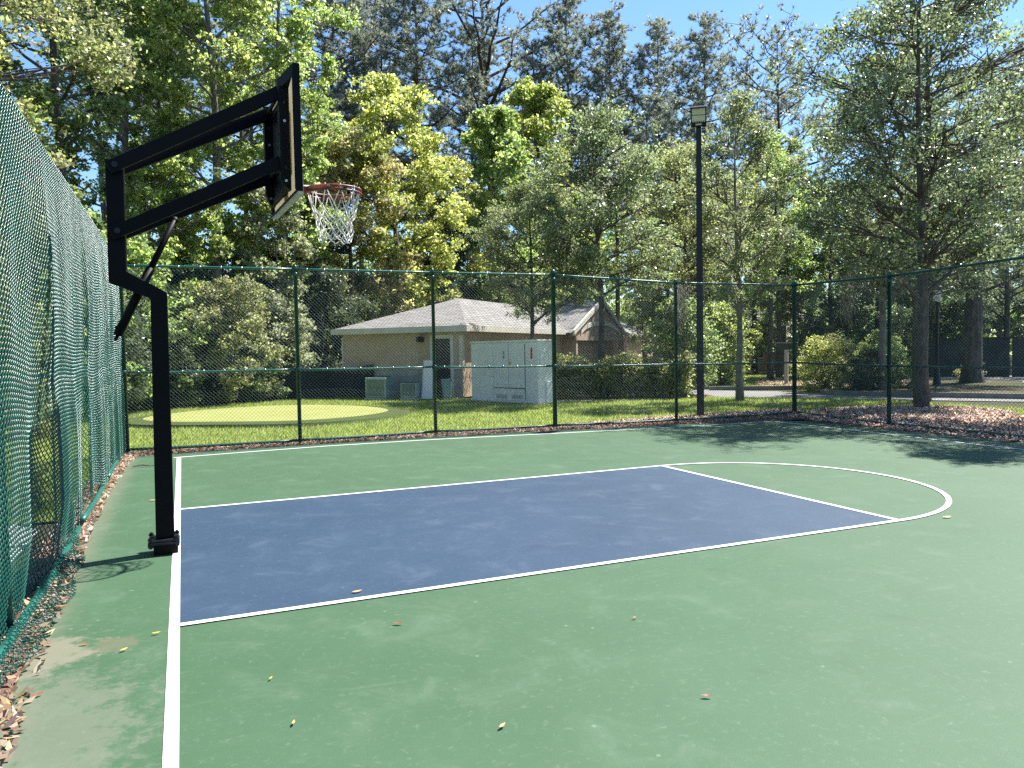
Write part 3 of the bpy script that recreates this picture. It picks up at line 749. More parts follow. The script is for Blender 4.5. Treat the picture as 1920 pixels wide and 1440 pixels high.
# ------------------------------------------------------------------ court light
lp = thing('light_pole', 'tall dark square light pole with flood lamp behind the far fence', 'light pole', (10.66,7.44,0), R(52.9))
m = MB(); b0, b1 = .082, .056
m.add([(-b0,-b0,-.06),(b0,-b0,-.06),(b0,b0,-.06),(-b0,b0,-.06),(-b1,-b1,6.42),(b1,-b1,6.42),(b1,b1,6.42),(-b1,b1,6.42)], [(0,3,2,1),(4,5,6,7),(0,1,5,4),(1,2,6,5),(2,3,7,6),(3,0,4,7)]); m.build('pole', M['bronze'], lp, bevel=.01)
m = MB(); m.box(-.16,-.16,-.05,.16,.16,.03); m.build('base_plate', M['bronze'], lp)
tl = R(33); e1 = np.array([0,1.,0]); e2 = np.array([-math.sin(tl),0,math.cos(tl)]); e3 = np.array([-math.cos(tl),0,-math.sin(tl)])
m = MB(); o0 = -e1*.165+np.array([-.1,0,-.08]); m.obox(o0, e1*.33, e2*.44, -e3*.06); m.build('lamp_housing', M['bronze'], lp, loc=(0,0,6.42), bevel=.008)
lamp_o = o0+e3*.001
for k, (a, b) in enumerate(((.13,.255),(.27,.405))):
    m = MB(); m.obox(lamp_o+e1*.025+e2*a, e1*.28, e2*(b-a), e3*.006); m.build('lens', M['lens'], lp, loc=(0,0,6.42))
m = MB()
for k in range(7): m.obox(lamp_o+e1*(.03+k*.04)+e2*.108, e1*.02, e2*.014, e3*.006)
m.build('led_row', M['globe'], lp, loc=(0,0,6.42))
m = MB(); m.obox(lamp_o+e1*.1+e2*.045, e1*.13, e2*.03, e3*.006); m.build('rating_plate', M['lens'], lp, loc=(0,0,6.42))
m = MB(); m.obox(lamp_o-e1*.006+e2*.42, e1*.342, e2*.028, e3*.05); m.build('visor', M['bronze'], lp, loc=(0,0,6.42))
m = MB(); m.tube([(0,0,6.38),(.02,0,6.5)], .06, 10); m.build('slip_fitter', M['bronze'], lp)

# ------------------------------------------------------------------ utility cabinet
F_ = np.array([9.45,13.34]); la = np.array([8.43,16.1])-F_; cl = np.linalg.norm(la); la /= cl; ra = np.array([-la[1], la[0]])*-1
ra = np.array([la[1], -la[0]])
cabL, cabR, cabH = cl, .62, 1.83
cab = thing('utility_cabinet', 'big white metal utility cabinet with red sticker in front of the clubhouse', 'utility cabinet', (*F_,0))
def cabbox(m, a0, a1, d0, d1, z0, z1):   # a along the long front face, d outward (negative = proud of the long face)
    o = np.array([*(la*a0+ra*d0), z0]); return m.obox(o, np.array([*(la*(a1-a0)), 0]), np.array([*(ra*(d1-d0)), 0]), (0,0,z1-z0))
m = MB(); cabbox(m, 0, cabL, 0, cabR, -.02, cabH-.06); m.build('cabinet_body', M['white_paint'], cab, bevel=.01)
m = MB(); cabbox(m, -.03, cabL+.03, -.035, cabR+.03, cabH-.058, cabH); m.build('cabinet_roof', M['white_paint'], cab, bevel=.01)
dl = .52
m = MB(); cabbox(m, dl+.7, dl+1.36, -.025, -.002, .42, cabH-.12); m.build('door', M['white_paint'], cab, bevel=.006)
m = MB(); cabbox(m, dl+.02, dl+.68, -.025, -.002, .42, cabH-.12); m.build('door', M['white_paint'], cab, bevel=.006)
m = MB(); cabbox(m, dl+.02, dl+1.36, -.022, -.002, .05, .39); lv = m.build('lower_panel', M['white_paint'], cab, bevel=.006)
m = MB()
for k in range(9):
    for a in (.08,.76): cabbox(m, dl+a, dl+a+.5, -.026, -.0225, .09+k*.014, .096+k*.014)
m.build('louvre', M['grey'], lv)
for a in (dl-.004, dl+.684, dl+1.364):
    m = MB(); cabbox(m, a, a+.012, -.012, -.001, .06, cabH-.12); m.build('panel_seam', M['acdark'], cab)
m = MB(); cabbox(m, dl+.02, dl+1.36, -.012, -.001, .395, .415); m.build('panel_seam', M['acdark'], cab)
for a, z in ((.86,1.42),(.86,1.3)):
    m = MB(); cabbox(m, dl+a, dl+a+.03, -.06, -.026, z, z+.09); m.build('door_handle', M['grey'], cab)
for a in (.15,.6,.85,1.2):
    m = MB(); cabbox(m, dl+a-.05, dl+a+.05, -.028, -.0255, .5, .512); m.build('hinge', M['grey'], cab)
for a in (.6,.72):
    m = MB(); cabbox(m, dl+a, dl+a+.02, -.03, -.0225, .33, .35); m.build('lock', M['acdark'], cab)
m = MB(); cabbox(m, .22, .29, -.006, -.001, 1.28, 1.6); m.build('red_sticker', M['red'], cab)
m = MB(); cabbox(m, dl+.58, dl+.66, -.031, -.0255, 1.1, 1.2); m.build('warning_sticker', M['yellow'], cab)
# end face (faces the sun side)
m = MB(); o = np.array([*(-la*.02+ra*.08), 1.05]); m.obox(o, np.array([*(ra*.42),0]), np.array([*(la*.018),0]), (0,0,.5)); m.build('meter_panel', M['white_paint'], cab, bevel=.005)
m = MB()
for (u0,u1,z0,z1) in ((.09,.45,1.1,1.12),(.09,.45,1.48,1.5),(.09,.11,1.12,1.48),(.43,.45,1.12,1.48)):
    o = np.array([*(-la*.026+ra*u0), z0]); m.obox(o, np.array([*(ra*(u1-u0)),0]), np.array([*(la*.0055),0]), (0,0,z1-z0))
m.build('panel_frame', M['white_paint'], cab)
m = MB(); o = np.array([*(-la*.06+ra*.3), .0]); m.obox(o, np.array([*(ra*.3),0]), np.array([*(la*.058),0]), (0,0,.62)); m.build('cable_box', M['white_paint'], cab, bevel=.01)

# ------------------------------------------------------------------ clubhouse
Cc = np.array([8.6,17.4]); lx = np.array([-.69,.73])/np.hypot(.69,.73); rx = np.array([lx[1], -lx[0]])
WL, WR, EH = 4.75, 28., 2.2
ch = thing('clubhouse', 'beige clubhouse with grey hip roof and cream trim behind the utility cabinet', 'building', (*Cc,0))
def hb(m, a0, a1, b0, b1, z0, z1):   # a along left wall (lx), b along right wall (rx)
    o = np.array([*(lx*a0+rx*b0), z0]); return m.obox(o, np.array([*(lx*(a1-a0)),0]), np.array([*(rx*(b1-b0)),0]), (0,0,z1-z0))
def hp3(a, b, z): return np.array([*(lx*a+rx*b), z])
D0, D1 = .43, 1.08
m = MB(); hb(m, D1, WL, 0, .2, 0, EH); hb(m, 0, D0, 0, .2, 0, EH); hb(m, D0, D1, 0, .2, 1.97, EH)
hb(m, 0, .2, .2, WR, 0, EH); hb(m, WL-.2, WL, .2, WR, 0, EH); hb(m, .2, WL-.2, WR-.2, WR, 0, EH)
m.build('wall', M['beige'], ch)
m = MB(); hb(m, D1+.02, WL+.012, -.012, -.001, -.02, .95); hb(m, -.012, D0-.1, -.012, -.001, -.02, .95); m.build('lower_wall', simple('grey_base_wall', (.34,.32,.29), None, .85, 6), ch)
m = MB(); hb(m, D1+.12, WL+.03, -.035, -.013, .95, 1.04); hb(m, -.03, D0-.12, -.035, -.013, .95, 1.04); m.build('trim_band', M['trim'], ch)
m = MB(); hb(m, WL-.02, WL+.03, -.03, .12, 1.04, EH-.13); m.build('corner_board', M['trim'], ch)
m = MB(); hb(m, -.03, .1, -.03, -.001, 1.04, EH-.13); hb(m, -.03, -.001, -.001, .1, 1.04, EH-.13); m.build('corner_board', M['trim'], ch)
df = MB(); hb(df, D1, D1+.12, -.04, .1, 0, 2.09); hb(df, D0-.12, D0, -.04, .1, 0, 2.09); hb(df, D0, D1, -.04, .1, 1.965, 2.09)
df.build('door_frame', M['trim'], ch)
m = MB(); hb(m, D0+.003, D1-.003, .1, .14, .0, 1.96); dr = m.build('door', M['door_dark'], ch)
m = MB(); hb(m, D0+.06, D0+.1, .06, .099, .95, 1.05); m.build('handle', M['grey'], dr)
# roof
OV = .32; ez, rz = EH+.16, 3.62; ins = 4.35
def uvroof(me, dirs):
    uv = me.uv_layers.new(name='UVMap')
    for p in me.polygons:
        n = p.normal; a = Vector((0,0,1)).cross(n); a.normalize(); b = n.cross(a)
        for li in p.loop_indices:
            c = me.vertices[me.loops[li].vertex_index].co; uv.data[li].uv = (c.dot(a), c.dot(b))
A0, A1, B0, B1 = -OV, WL+OV-.1, -OV, WR+OV
am = (A0+A1)/2
v = [hp3(A0,B0,ez), hp3(A1,B0,ez), hp3(A1,B1,ez), hp3(A0,B1,ez), hp3(am,ins,rz), hp3(am,WR-ins,rz)]
m = MB(); m.add(v, [(0,1,4),(0,4,5,3),(1,2,5,4),(2,3,5),(0,3,2,1)])
bmh = m.mesh('roof', M['shingle']); 
import bmesh
def fixn(me):
    b = bmesh.new(); b.from_mesh(me); bmesh.ops.recalc_face_normals(b, faces=b.faces); b.to_mesh(me); b.free()
fixn(bmh); uvroof(bmh, None); roof = link('roof', bmh, ch)
m = MB()
hb(m, A0-.03, A1+.03, B0-.03, B0-.001, EH-.02, ez+.012); hb(m, A0-.03, A0-.001, B0-.001, B1, EH-.02, ez+.012); hb(m, A1+.001, A1+.03, B0-.001, B1, EH-.02, ez+.012)
m.build('fascia', M['trim'], ch)
m = MB(); hb(m, A0, A1, B0, B1, EH+.0, EH+.02); m.build('soffit', M['trim'], ch)
# porch gable on the long wall
g0, g1, gp_, gz, out = 9.4, 18.3, 13.9, 3.9, -.75
m = MB(); 
v = [hp3(out,g0,ez-.1), hp3(out,g1,ez-.1), hp3(out,gp_,gz), hp3(2.0,g0,ez-.1), hp3(2.0,g1,ez-.1), hp3(2.0,gp_,gz)]
m.add(v, [(0,2,5,3),(2,1,4,5)])
gm = m.mesh('porch_roof', M['shingle']); fixn(gm); uvroof(gm, None); link('porch_roof', gm, ch)
m = MB(); m.add([hp3(out+.12,g0+.3,EH-.1), hp3(out+.12,g1-.3,EH-.1), hp3(out+.12,g1-.3,ez-.08), hp3(out+.12,gp_,gz-.12), hp3(out+.12,g0+.3,ez-.08),
                 hp3(out+.3,g0+.3,EH-.1), hp3(out+.3,g1-.3,EH-.1), hp3(out+.3,g1-.3,ez-.08), hp3(out+.3,gp_,gz-.12), hp3(out+.3,g0+.3,ez-.08)],
      [(0,1,2,3,4),(9,8,7,6,5),(0,5,6,1),(1,6,7,2),(2,7,8,3),(3,8,9,4),(4,9,5,0)])
me = m.mesh('porch_gable', M['tanwall']); fixn(me); link('porch_gable', me, ch)
m = MB()
for ga in (g0, g1):
    a3 = hp3(out-.02, ga, ez-.22); b3 = hp3(out-.02, gp_, gz-.1); m.obox(a3, b3-a3, np.array([*(lx*.1),0]), (0,0,.22))
m.build('rake_board', M['trim'], ch)
m = MB(); ang = np.linspace(math.pi, 0, 25); cx_ = gp_+.1; pts = [(cx_+3.4*math.cos(t), 2.05+.62*math.sin(t)) for t in ang]
for (b0, z0), (b1, z1) in zip(pts[:-1], pts[1:]):
    a3 = hp3(out+.06, b0, z0); b3 = hp3(out+.06, b1, z1); m.obox(a3, b3-a3, np.array([*(lx*.055),0]), (0,0,.2))
m.build('arch_trim', M['trim'], ch)
m = MB(); hb(m, out+.0, out+.1, g0+.3, g1-.3, EH-.28, EH-.1); m.build('porch_beam', M['tanwall'], ch)
for b in (g0+.5, g1-.5):
    m = MB(); hb(m, out+.05, out+.3, b-.12, b+.12, 0, EH-.28); m.build('porch_column', M['tanwall'], ch)
m = MB(); hb(m, -.04, -.001, 24.6, 26.2, .5, 2.05); wn = m.build('window', M['trim'], ch)
m = MB(); hb(m, -.05, -.042, 24.75, 26.05, .62, 1.95); m.build('pane', M['glass_dark'], wn)
wl = MB(); hb(wl, 1.45, 1.6, -.14, -.001, 1.86, 2.02); hb(wl, 1.42, 1.63, -.2, -.14, 1.88, 2.05); wl.build('wall_lamp', M['bronze'], ch)
# things by the wall
def ac(x, y, rz, s, label):
    t = thing('air_conditioner', label, 'air conditioner', (x,y,0), rz, 'air conditioners by the clubhouse wall')
    m = MB(); m.box(-.42*s,-.42*s,-.02,.42*s,.42*s,.05); m.build('pad', M['concrete'], t)
    m = MB(); m.box(-.4*s,-.4*s,.052,.4*s,.4*s,.74*s); b = m.build('housing', M['ac'], t, bevel=.02)
    m = MB()
    for k in range(14):
        z = .12+k*.04*s
        m.box(-.33*s,-.408*s,z,.33*s,-.4005*s,z+.014)
        m.box(-.408*s,-.33*s,z,-.4005*s,.33*s,z+.014)
    m.build('side_grille', M['acdark'], b)
    m = MB(); m.lathe([(.33*s,.741*s),(.33*s,.76*s),(.28*s,.765*s),(.05*s,.765*s)], (0,0,0), 20); m.build('fan_guard', M['acdark'], t)
ac(6.12,18.55,R(-42),.96,'pale green cube air conditioner at left under the beige wall')
ac(6.95,17.75,R(-38),.72,'smaller air conditioner at right of the pale green one by the wall')
bn = thing('trash_bin', 'teal tapered trash bin standing in front of the dark clubhouse door', 'bin', (7.95,17.15,0))
m = MB(); m.lathe([(.13,0),(.185,.6)], (0,0,0), 18); m.build('bin_body', M['bin'], bn, smooth=False)
m = MB(); m.lathe([(.2,.601),(.2,.64),(.19,.645)], (0,0,0), 18); m.build('bin_rim', M['bin'], bn)
bd_ = thing('leaning_board', 'white board leaning against the clubhouse wall left of the door', 'board', (7.55,17.62,0), R(-43))
m = MB(); m.add([(-.17,-.3,0),(.2,-.3,0),(.12,-.08,1.25),(-.17,-.08,1.25),(-.17,-.27,0),(.2,-.27,0),(.12,-.05,1.25),(-.17,-.05,1.25)], [(0,1,2,3),(7,6,5,4),(0,4,5,1),(1,5,6,2),(2,6,7,3),(3,7,4,0)]); m.build('panel', M['white_paint'], bd_)
m = MB(); m.add([(-.2,-.315,0),(-.17,-.315,0),(-.17,-.09,1.27),(-.2,-.09,1.27),(-.2,-.26,0),(-.17,-.26,0),(-.17,-.04,1.27),(-.2,-.04,1.27)], [(0,1,2,3),(7,6,5,4),(0,4,5,1),(1,5,6,2),(2,6,7,3),(3,7,4,0)]); m.build('edge_strip', M['trim'], bd_)
sc_ = thing('screen_fence', 'low black cloth screen fence joining the left end of the clubhouse', 'fence', (4.4,20.4,0))
m = MB(); pa, pb = np.array([2.9,20.85]), np.array([6.15,19.75]); nseg = 14
top = lambda t: .86+.06*math.sin(t*7)+.2*t; 
v = []
for i in range(nseg+1):
    t = i/nseg; q = pa+(pb-pa)*t-np.array([4.4,20.4]); off = .06*math.sin(t*19); v += [(q[0], q[1]+off, -.03), (q[0], q[1]+off, top(t))]
m.add(v, [(2*i, 2*i+2, 2*i+3, 2*i+1) for i in range(nseg)]); so = m.build('screen_cloth', M['blackcloth'], sc_)
so.modifiers.new('solid', 'SOLIDIFY').thickness = .02
m = MB(); m.tube([(*(pa+(pb-pa)*t-np.array([4.4,20.4])), top(t)+.02) for t in np.linspace(0,1,10)], .02, 6); m.build('top_rail', M['blackcloth'], sc_)
for t in (0,.33,.66,1):
    q = pa+(pb-pa)*t-np.array([4.4,20.4]); m = MB(); m.tube([(q[0],q[1]+.06,-.05),(q[0],q[1]+.06,top(t)+.03)], .03, 8); m.build('post', M['blackcloth'], sc_)

# ------------------------------------------------------------------ vegetation
def leaves(centers, spread, per, ln, wd, upbias=.5, flat=.6):
    n = len(centers)*per
    c = np.repeat(centers, per, axis=0)
    sp = np.repeat(spread, per) if not np.isscalar(spread) else spread
    d = rng.normal(0, 1, (n,3)); d[:,2] *= flat
    c = c + d*(sp[:,None] if not np.isscalar(sp) else sp)*.55
    nn = rng.normal(0, 1, (n,3))*.8+np.repeat(rng.normal(0, .75, (len(centers),3)), per, axis=0); nn[:,2] += upbias*1.5; nn /= np.linalg.norm(nn, axis=1)[:,None]
    t = rng.normal(0, 1, (n,3)); u = np.cross(nn, t); u /= np.linalg.norm(u, axis=1)[:,None]+1e-9; b = np.cross(nn, u)
    s = rng.uniform(.6, 1.25, n)[:,None]
    tip = u*ln*s*.5; side = b*wd*s*.5; droop = nn*(-.12)*ln*s
    v = np.stack([c-tip, c-side+tip*.1, c+tip+droop, c+side+tip*.1], 1)
    return v.reshape(-1, 3)
def wob(p0, p1, n, amp):
    p0, p1 = np.array(p0, float), np.array(p1, float); out = []
    L_ = np.linalg.norm(p1-p0); ph = rng.uniform(0, 6, 3)
    for i, t in enumerate(np.linspace(0, 1, n)):
        o = amp*L_*np.array([math.sin(ph[0]+t*5), math.sin(ph[1]+t*4.3), math.sin(ph[2]+t*3)*.5])*min(1, t*2)
        out.append(p0+(p1-p0)*t+o)
    return out
def gapn(P, f, ph): return np.sin(P[:,0]*f+ph)*np.sin(P[:,1]*f*1.1+ph*1.7)*np.sin(P[:,2]*f*.9+ph*.6)

def broad(H, base, Wd, nb, ncl, per, ln, wd, r0=.16, blob=.3, prof='oval', twig=.3, lean=0, flat=.6, gap=.15, stems=1, low=0):
    tr = MB(); cl = []
    tops = []
    for s in range(stems):
        a = rng.uniform(0, 6.28); off = (0 if stems == 1 else .12*Wd)
        topp = np.array([math.cos(a)*off+lean, math.sin(a)*off, H*(.9 if s == 0 else .8)])
        path = wob((rng.normal(0,.05), rng.normal(0,.05), -.1), topp, 9, .012)
        path[0] = np.array([0,0,-.1]) if stems == 1 else path[0]
        rad = [r0*(1.35 if i == 0 else 1)*(1-.86*(i/8)**1.1)/(1 if stems == 1 else 1.25) for i in range(9)]
        tr.tube(path, rad, 9); tops.append(path)
    for b in range(nb):
        t = (b+rng.uniform(.2,.8))/nb
        z = base+(H-base)*t
        if prof == 'oval': w = math.sin(math.pi*min(.97, .16+.8*t))**.7
        elif prof == 'cone': w = (1-t)**.7*.95+.12
        else: w = (.5+.5*math.sin(math.pi*t))
        rad_ = Wd/2*w; a = b*2.399+rng.uniform(-.5,.5); rr = rad_*math.sqrt(rng.uniform(.15,1))*.75
        c = np.array([math.cos(a)*rr+lean*t, math.sin(a)*rr, z]); br = blob*Wd*.5*rng.uniform(.75,1.25)*(.6+.4*w)
        c[2] = min(c[2], H-br*.55)
        path = tops[b % stems]; zs = [q[2] for q in path]
        zz = max(base*.75, z-(.25*rr+.5)*rng.uniform(.6,1.3)); st = np.array([np.interp(zz, zs, [q[k] for q in path]) for k in range(3)])
        lim = wob(st, c, 6, .05); rb = max(.018, r0*.42*(1-.75*t))
        tr.tube(lim, [rb*(1-.75*i/5) for i in range(6)], 6, False)
        k = max(6, int(ncl/nb)); d = rng.normal(0, 1, (k*2,3)); d /= np.linalg.norm(d, axis=1)[:,None]
        pts = c+d*(br*np.array([1.1,1.1,.72]))*(rng.random((k*2,1))**.42)
        g = gapn(pts, 2.6, b*1.3); pts = pts[g > -gap*.6][:k]
        cl.append(pts)
        for q in pts[rng.random(len(pts)) < twig]:
            s_ = lim[rng.integers(2, 6)]; tr.tube(wob(s_, q, 4, .06), [.016, .012, .009, .005], 4, False)
    C_ = np.concatenate(cl); sp = rng.uniform(.6, 1.35, len(C_))*blob*Wd*.075+.08
    return tr, leaves(C_, sp, per, ln, wd, .4, flat)

def pine(H, base, Wd, nl, per=26, nlen=.3, dens=1., open_=False, r0=.2):
    tr = MB(); path = wob((0,0,-.1), (rng.normal(0,.3), rng.normal(0,.3), H), 12, .006)
    tr.tube(path, [r0*(1-.85*i/11) for i in range(12)], 9)
    zs = [q[2] for q in path]; tuft = []; tdir = []
    for b in range(nl):
        t = ((b+rng.random())/nl)**.85; z = base+(H-base)*t*.985
        st = np.array([np.interp(z, zs, [q[k] for q in path]) for k in range(3)])
        w = Wd/2*((1-t)**.75*.9+.16)*rng.uniform(.6,1.15) if not open_ else Wd/2*(.4+.6*math.sin(math.pi*(.2+.75*t)))*rng.uniform(.65,1.1)
        a = b*2.399+rng.uniform(-.6,.6); rise = rng.uniform(.05,.45)+.5*t
        end = st+np.array([math.cos(a)*w, math.sin(a)*w, w*rise])
        mid = (st+end)/2+np.array([0,0,-.1*w]); lim = []
        for s in np.linspace(0,1,7): lim.append((1-s)**2*st+2*s*(1-s)*mid+s*s*end+rng.normal(0,.03,3)*w*.5)
        rb = .03+.075*(1-t)*(w/2.5); tr.tube(lim, [rb*(1-.8*i/6) for i in range(7)], 6, False)
        for j in range(int((5+w*5.0)*dens)):
            s = rng.uniform(.35,1.0); i = min(5, int(s*6)); q = lim[i]+(lim[i+1]-lim[i])*(s*6-i)
            sub = q+np.array([rng.normal(0,.5), rng.normal(0,.5), rng.uniform(-.1,.6)])*min(1.2, w*.4+.4)
            tr.tube([q, (q+sub)/2+rng.normal(0,.04,3), sub], [.018,.013,.008], 4, False)
            for e in range(3):
                p = q+(sub-q)*rng.uniform(.55,1.12)+rng.normal(0,.09,3); tuft.append(p); tdir.append((sub-q)/(np.linalg.norm(sub-q)+1e-6))
        tuft.append(lim[-1]); tdir.append((end-st)/np.linalg.norm(end-st))
    T = np.array(tuft); D = np.array(tdir); n = len(T)*per
    c = np.repeat(T, per, axis=0); d = np.repeat(D, per, axis=0)*.75+rng.normal(0, .62, (n,3)); d[:,2] += .15; d /= np.linalg.norm(d, axis=1)[:,None]
    s = np.cross(d, rng.normal(0,1,(n,3))); s /= np.linalg.norm(s, axis=1)[:,None]+1e-9
    l = (nlen*rng.uniform(.6,1.15,n))[:,None]
    v = np.stack([c-s*.02, c+s*.02, c+d*l], 1)
    return tr, v.reshape(-1, 3)

PROTO = {}
def proto(key, gen, leafm, barkm, nper=4):
    tr, lv = gen
    PROTO[key] = (tr.mesh(key+'_trunk', BARK[barkm], True), fast_mesh(key+'_crown', lv, nper, LEAF[leafm]))
def plant(key, name, x, y, s, rz, label, cat, group, leaf=None, brk=None, z=0, sz=None, crown='crown', trunk='trunk'):
    t = thing(name, label, cat, (x,y,z), rz, group); t.scale = (s,s,sz or s)
    a = link(trunk, PROTO[key][0], t); b = link(crown, PROTO[key][1], t)
    for ob, mt in ((b, leaf and LEAF[leaf]), (a, brk and BARK[brk])):
        if mt: ob.material_slots[0].link = 'OBJECT'; ob.material_slots[0].material = mt
    return t

# --- foreground oaks (small leaves)
proto('oakA', broad(10.6, 3.0, 7.8, 36, 1250, 27, .1, .048, .135, .25, 'oval', .5, gap=.0), 'holly', 'oak')
proto('oakB', broad(8.6, 3.5, 6.4, 32, 1200, 28, .095, .048, .12, .25, 'oval', .5, gap=.05), 'oak', 'oak')
proto('oakC', broad(8.6, 2.8, 4.8, 26, 800, 24, .095, .046, .1, .26, 'oval', .55, gap=.05), 'oak', 'pale')
proto('oakD', broad(10.0, 3.0, 6.6, 34, 1200, 26, .1, .05, .16, .26, 'oval', .45, gap=.0), 'holly', 'oak')
proto('cornerTree', broad(15, 4.0, 10.5, 42, 1700, 36, .105, .065, .2, .23, 'oval', .4, gap=.05), 'olive', 'oak')
# --- mid distance deciduous trees
proto('roundA', broad(14.0, 2.5, 9.5, 42, 1250, 34, .155, .11, .2, .24, 'oval', .25, gap=.05), 'yellow', 'dark')
proto('roundB', broad(12.6, 2.0, 7.5, 38, 1150, 34, .155, .11, .18, .25, 'cone', .25, gap=.05), 'lime', 'dark')
proto('roundC', broad(11, 1.2, 7.5, 36, 1100, 34, .145, .1, .16, .26, 'oval', .25, gap=.05), 'tan', 'dark')
proto('tallA', broad(22, 4.5, 8.0, 60, 1450, 32, .15, .105, .2, .22, 'x', .3, gap=.0), 'lime', 'pale')
proto('tallB', broad(21, 6.0, 7.5, 46, 950, 30, .145, .1, .18, .2, 'x', .55, gap=.05), 'green', 'oak')
# --- understory
proto('bushA', broad(5.0, .3, 4.6, 22, 750, 22, .13, .08, .06, .34, 'oval', .2, stems=3), 'green', 'dark')
proto('bushB', broad(3.4, .1, 3.6, 16, 560, 22, .11, .065, .05, .36, 'oval', .2, stems=3), 'dark', 'dark')
proto('spindly', broad(7.5, 1.2, 4.0, 22, 560, 20, .14, .09, .07, .28, 'x', .6, stems=2, gap=.3), 'olive', 'oak')
proto('smallbush', broad(1.5, .05, 1.9, 12, 330, 18, .075, .04, .03, .4, 'oval', .25, stems=3), 'olive', 'dark')
# --- pines
proto('pineA', pine(25, 9.5, 8.4, 46, per=22, nlen=.34), 'pine', 'pine', 3)
proto('pineB', pine(25, 12, 7.5, 40, per=20, nlen=.34, dens=.8), 'pine', 'pine', 3)
proto('pineC', pine(26, 11.5, 12.5, 40, per=20, nlen=.34, dens=.55, open_=True, r0=.26), 'pine', 'pine', 3)
proto('pineD', pine(19, 7.0, 7.5, 36, per=18, nlen=.32, dens=.55, open_=True, r0=.2), 'pine', 'pine', 3)

G_OAK, G_PINE, G_MID, G_TALL, G_UND = 'oaks around the court', 'pines behind the trees', 'spring leafed trees in the middle distance', 'tall hardwoods at the left', 'understory shrubs at the wood edge'
plant('oakA','oak_tree',15.49,5.72,1.0,.6,'large grey trunked oak standing in the mulch mound beyond the right fence','tree',G_OAK)
plant('oakD','oak_tree',18.1,7.75,1.08,2.1,'tall dense oak behind and right of the one in the mulch mound','tree',G_OAK)
plant('oakD','oak_tree',15.9,1.4,.92,4.0,'oak at the right edge of the photo shading the court corner','tree',G_OAK)
plant('oakC','oak_tree',14.69,10.94,1.0,1.1,'slim pale barked oak on the lawn right of the light pole','tree',G_OAK)
plant('oakB','oak_tree',12.22,14.49,1.03,3.3,'wide olive green oak rising from the hedge before the porch gable','tree',G_OAK)
plant('oakB','oak_tree',10.6,16.2,.8,5.0,'small oak growing between the utility cabinet and the clubhouse roof','tree',G_OAK, brk='dark')
plant('oakC','oak_tree',20.4,11.0,1.25,2.2,'airy oak across the road seen left of the mulch mound oak','tree',G_OAK)
plant('oakB','oak_tree',17.3,17.2,1.05,.4,'olive oak behind the hedge end to the right of the porch','tree',G_OAK, leaf='olive')

plant('roundA','spring_tree',9.27,28.25,1.0,.3,'rounded yellow green tree rising behind the left half of the hip roof','tree',G_MID)
plant('roundA','spring_tree',12.4,31.5,.82,2.0,'yellow green tree with lower crown behind the roof peak','tree',G_MID)
plant('roundC','spring_tree',6.75,26.6,1.0,1.2,'tan leafed tree just right of the net','tree',G_MID)
plant('roundB','spring_tree',16.02,32.3,1.17,.9,'bright lime tree with pointed crown over the roof ridge','tree',G_MID)
plant('roundB','spring_tree',19.95,35.48,1.4,3.9,'tallest yellow green pointed tree in front of the broad open pine','tree',G_MID, leaf='yellow')
plant('roundC','spring_tree',31.27,48.17,1.5,5.2,'lime round tree behind the porch gable oak','tree',G_MID, leaf='lime')
plant('roundA','spring_tree',25.2,29.6,.66,4.4,'low olive tree in the gap left of the light pole','tree',G_MID, leaf='olive')
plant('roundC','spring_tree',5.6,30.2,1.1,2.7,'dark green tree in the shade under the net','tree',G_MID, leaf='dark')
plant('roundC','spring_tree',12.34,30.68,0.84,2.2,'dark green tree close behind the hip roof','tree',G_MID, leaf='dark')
plant('roundB','spring_tree',24.17,41.77,1.08,5.5,'green tree far behind the roof ridge and small oak','tree',G_MID, leaf='green')

plant('tallA','hardwood_tree',1.24,22.4,.98,.2,'tall pale trunked hardwood with bright green leaves behind the hoop arm','tree',G_TALL)
plant('tallA','hardwood_tree',3.9,24.3,.92,2.9,'tall bright green hardwood whose crown edge shows above the backboard','tree',G_TALL)
plant('tallB','hardwood_tree',-3.0,20.2,1.0,1.4,'tall grey trunked hardwood with thin limbs left of the hoop post','tree',G_TALL)
plant('tallA','hardwood_tree',-1.5,24.4,.95,4.4,'tall green hardwood behind the top of the hoop post','tree',G_TALL, leaf='green')
plant('cornerTree','hardwood_tree',-5.2,13.6,1.02,1.9,'yellow olive tree leaning over the top left corner','tree',G_TALL, leaf='olive')
plant('tallB','hardwood_tree',-5.5,19.0,1.02,3.6,'tall green hardwood partly hidden by the left fence','tree',G_TALL)
plant('tallB','hardwood_tree',-.7,28.4,1.0,5.3,'slender hardwood deep in the wood above the left fence end','tree',G_TALL)
plant('tallB','hardwood_tree',2.9,29.6,.95,.8,'slender hardwood deep in the wood seen through the hoop arms','tree',G_TALL, leaf='lime')
plant('tallB','hardwood_tree',-9.5,16.5,1.0,2.4,'tall hardwood seen through the mesh of the left fence','tree',G_TALL)

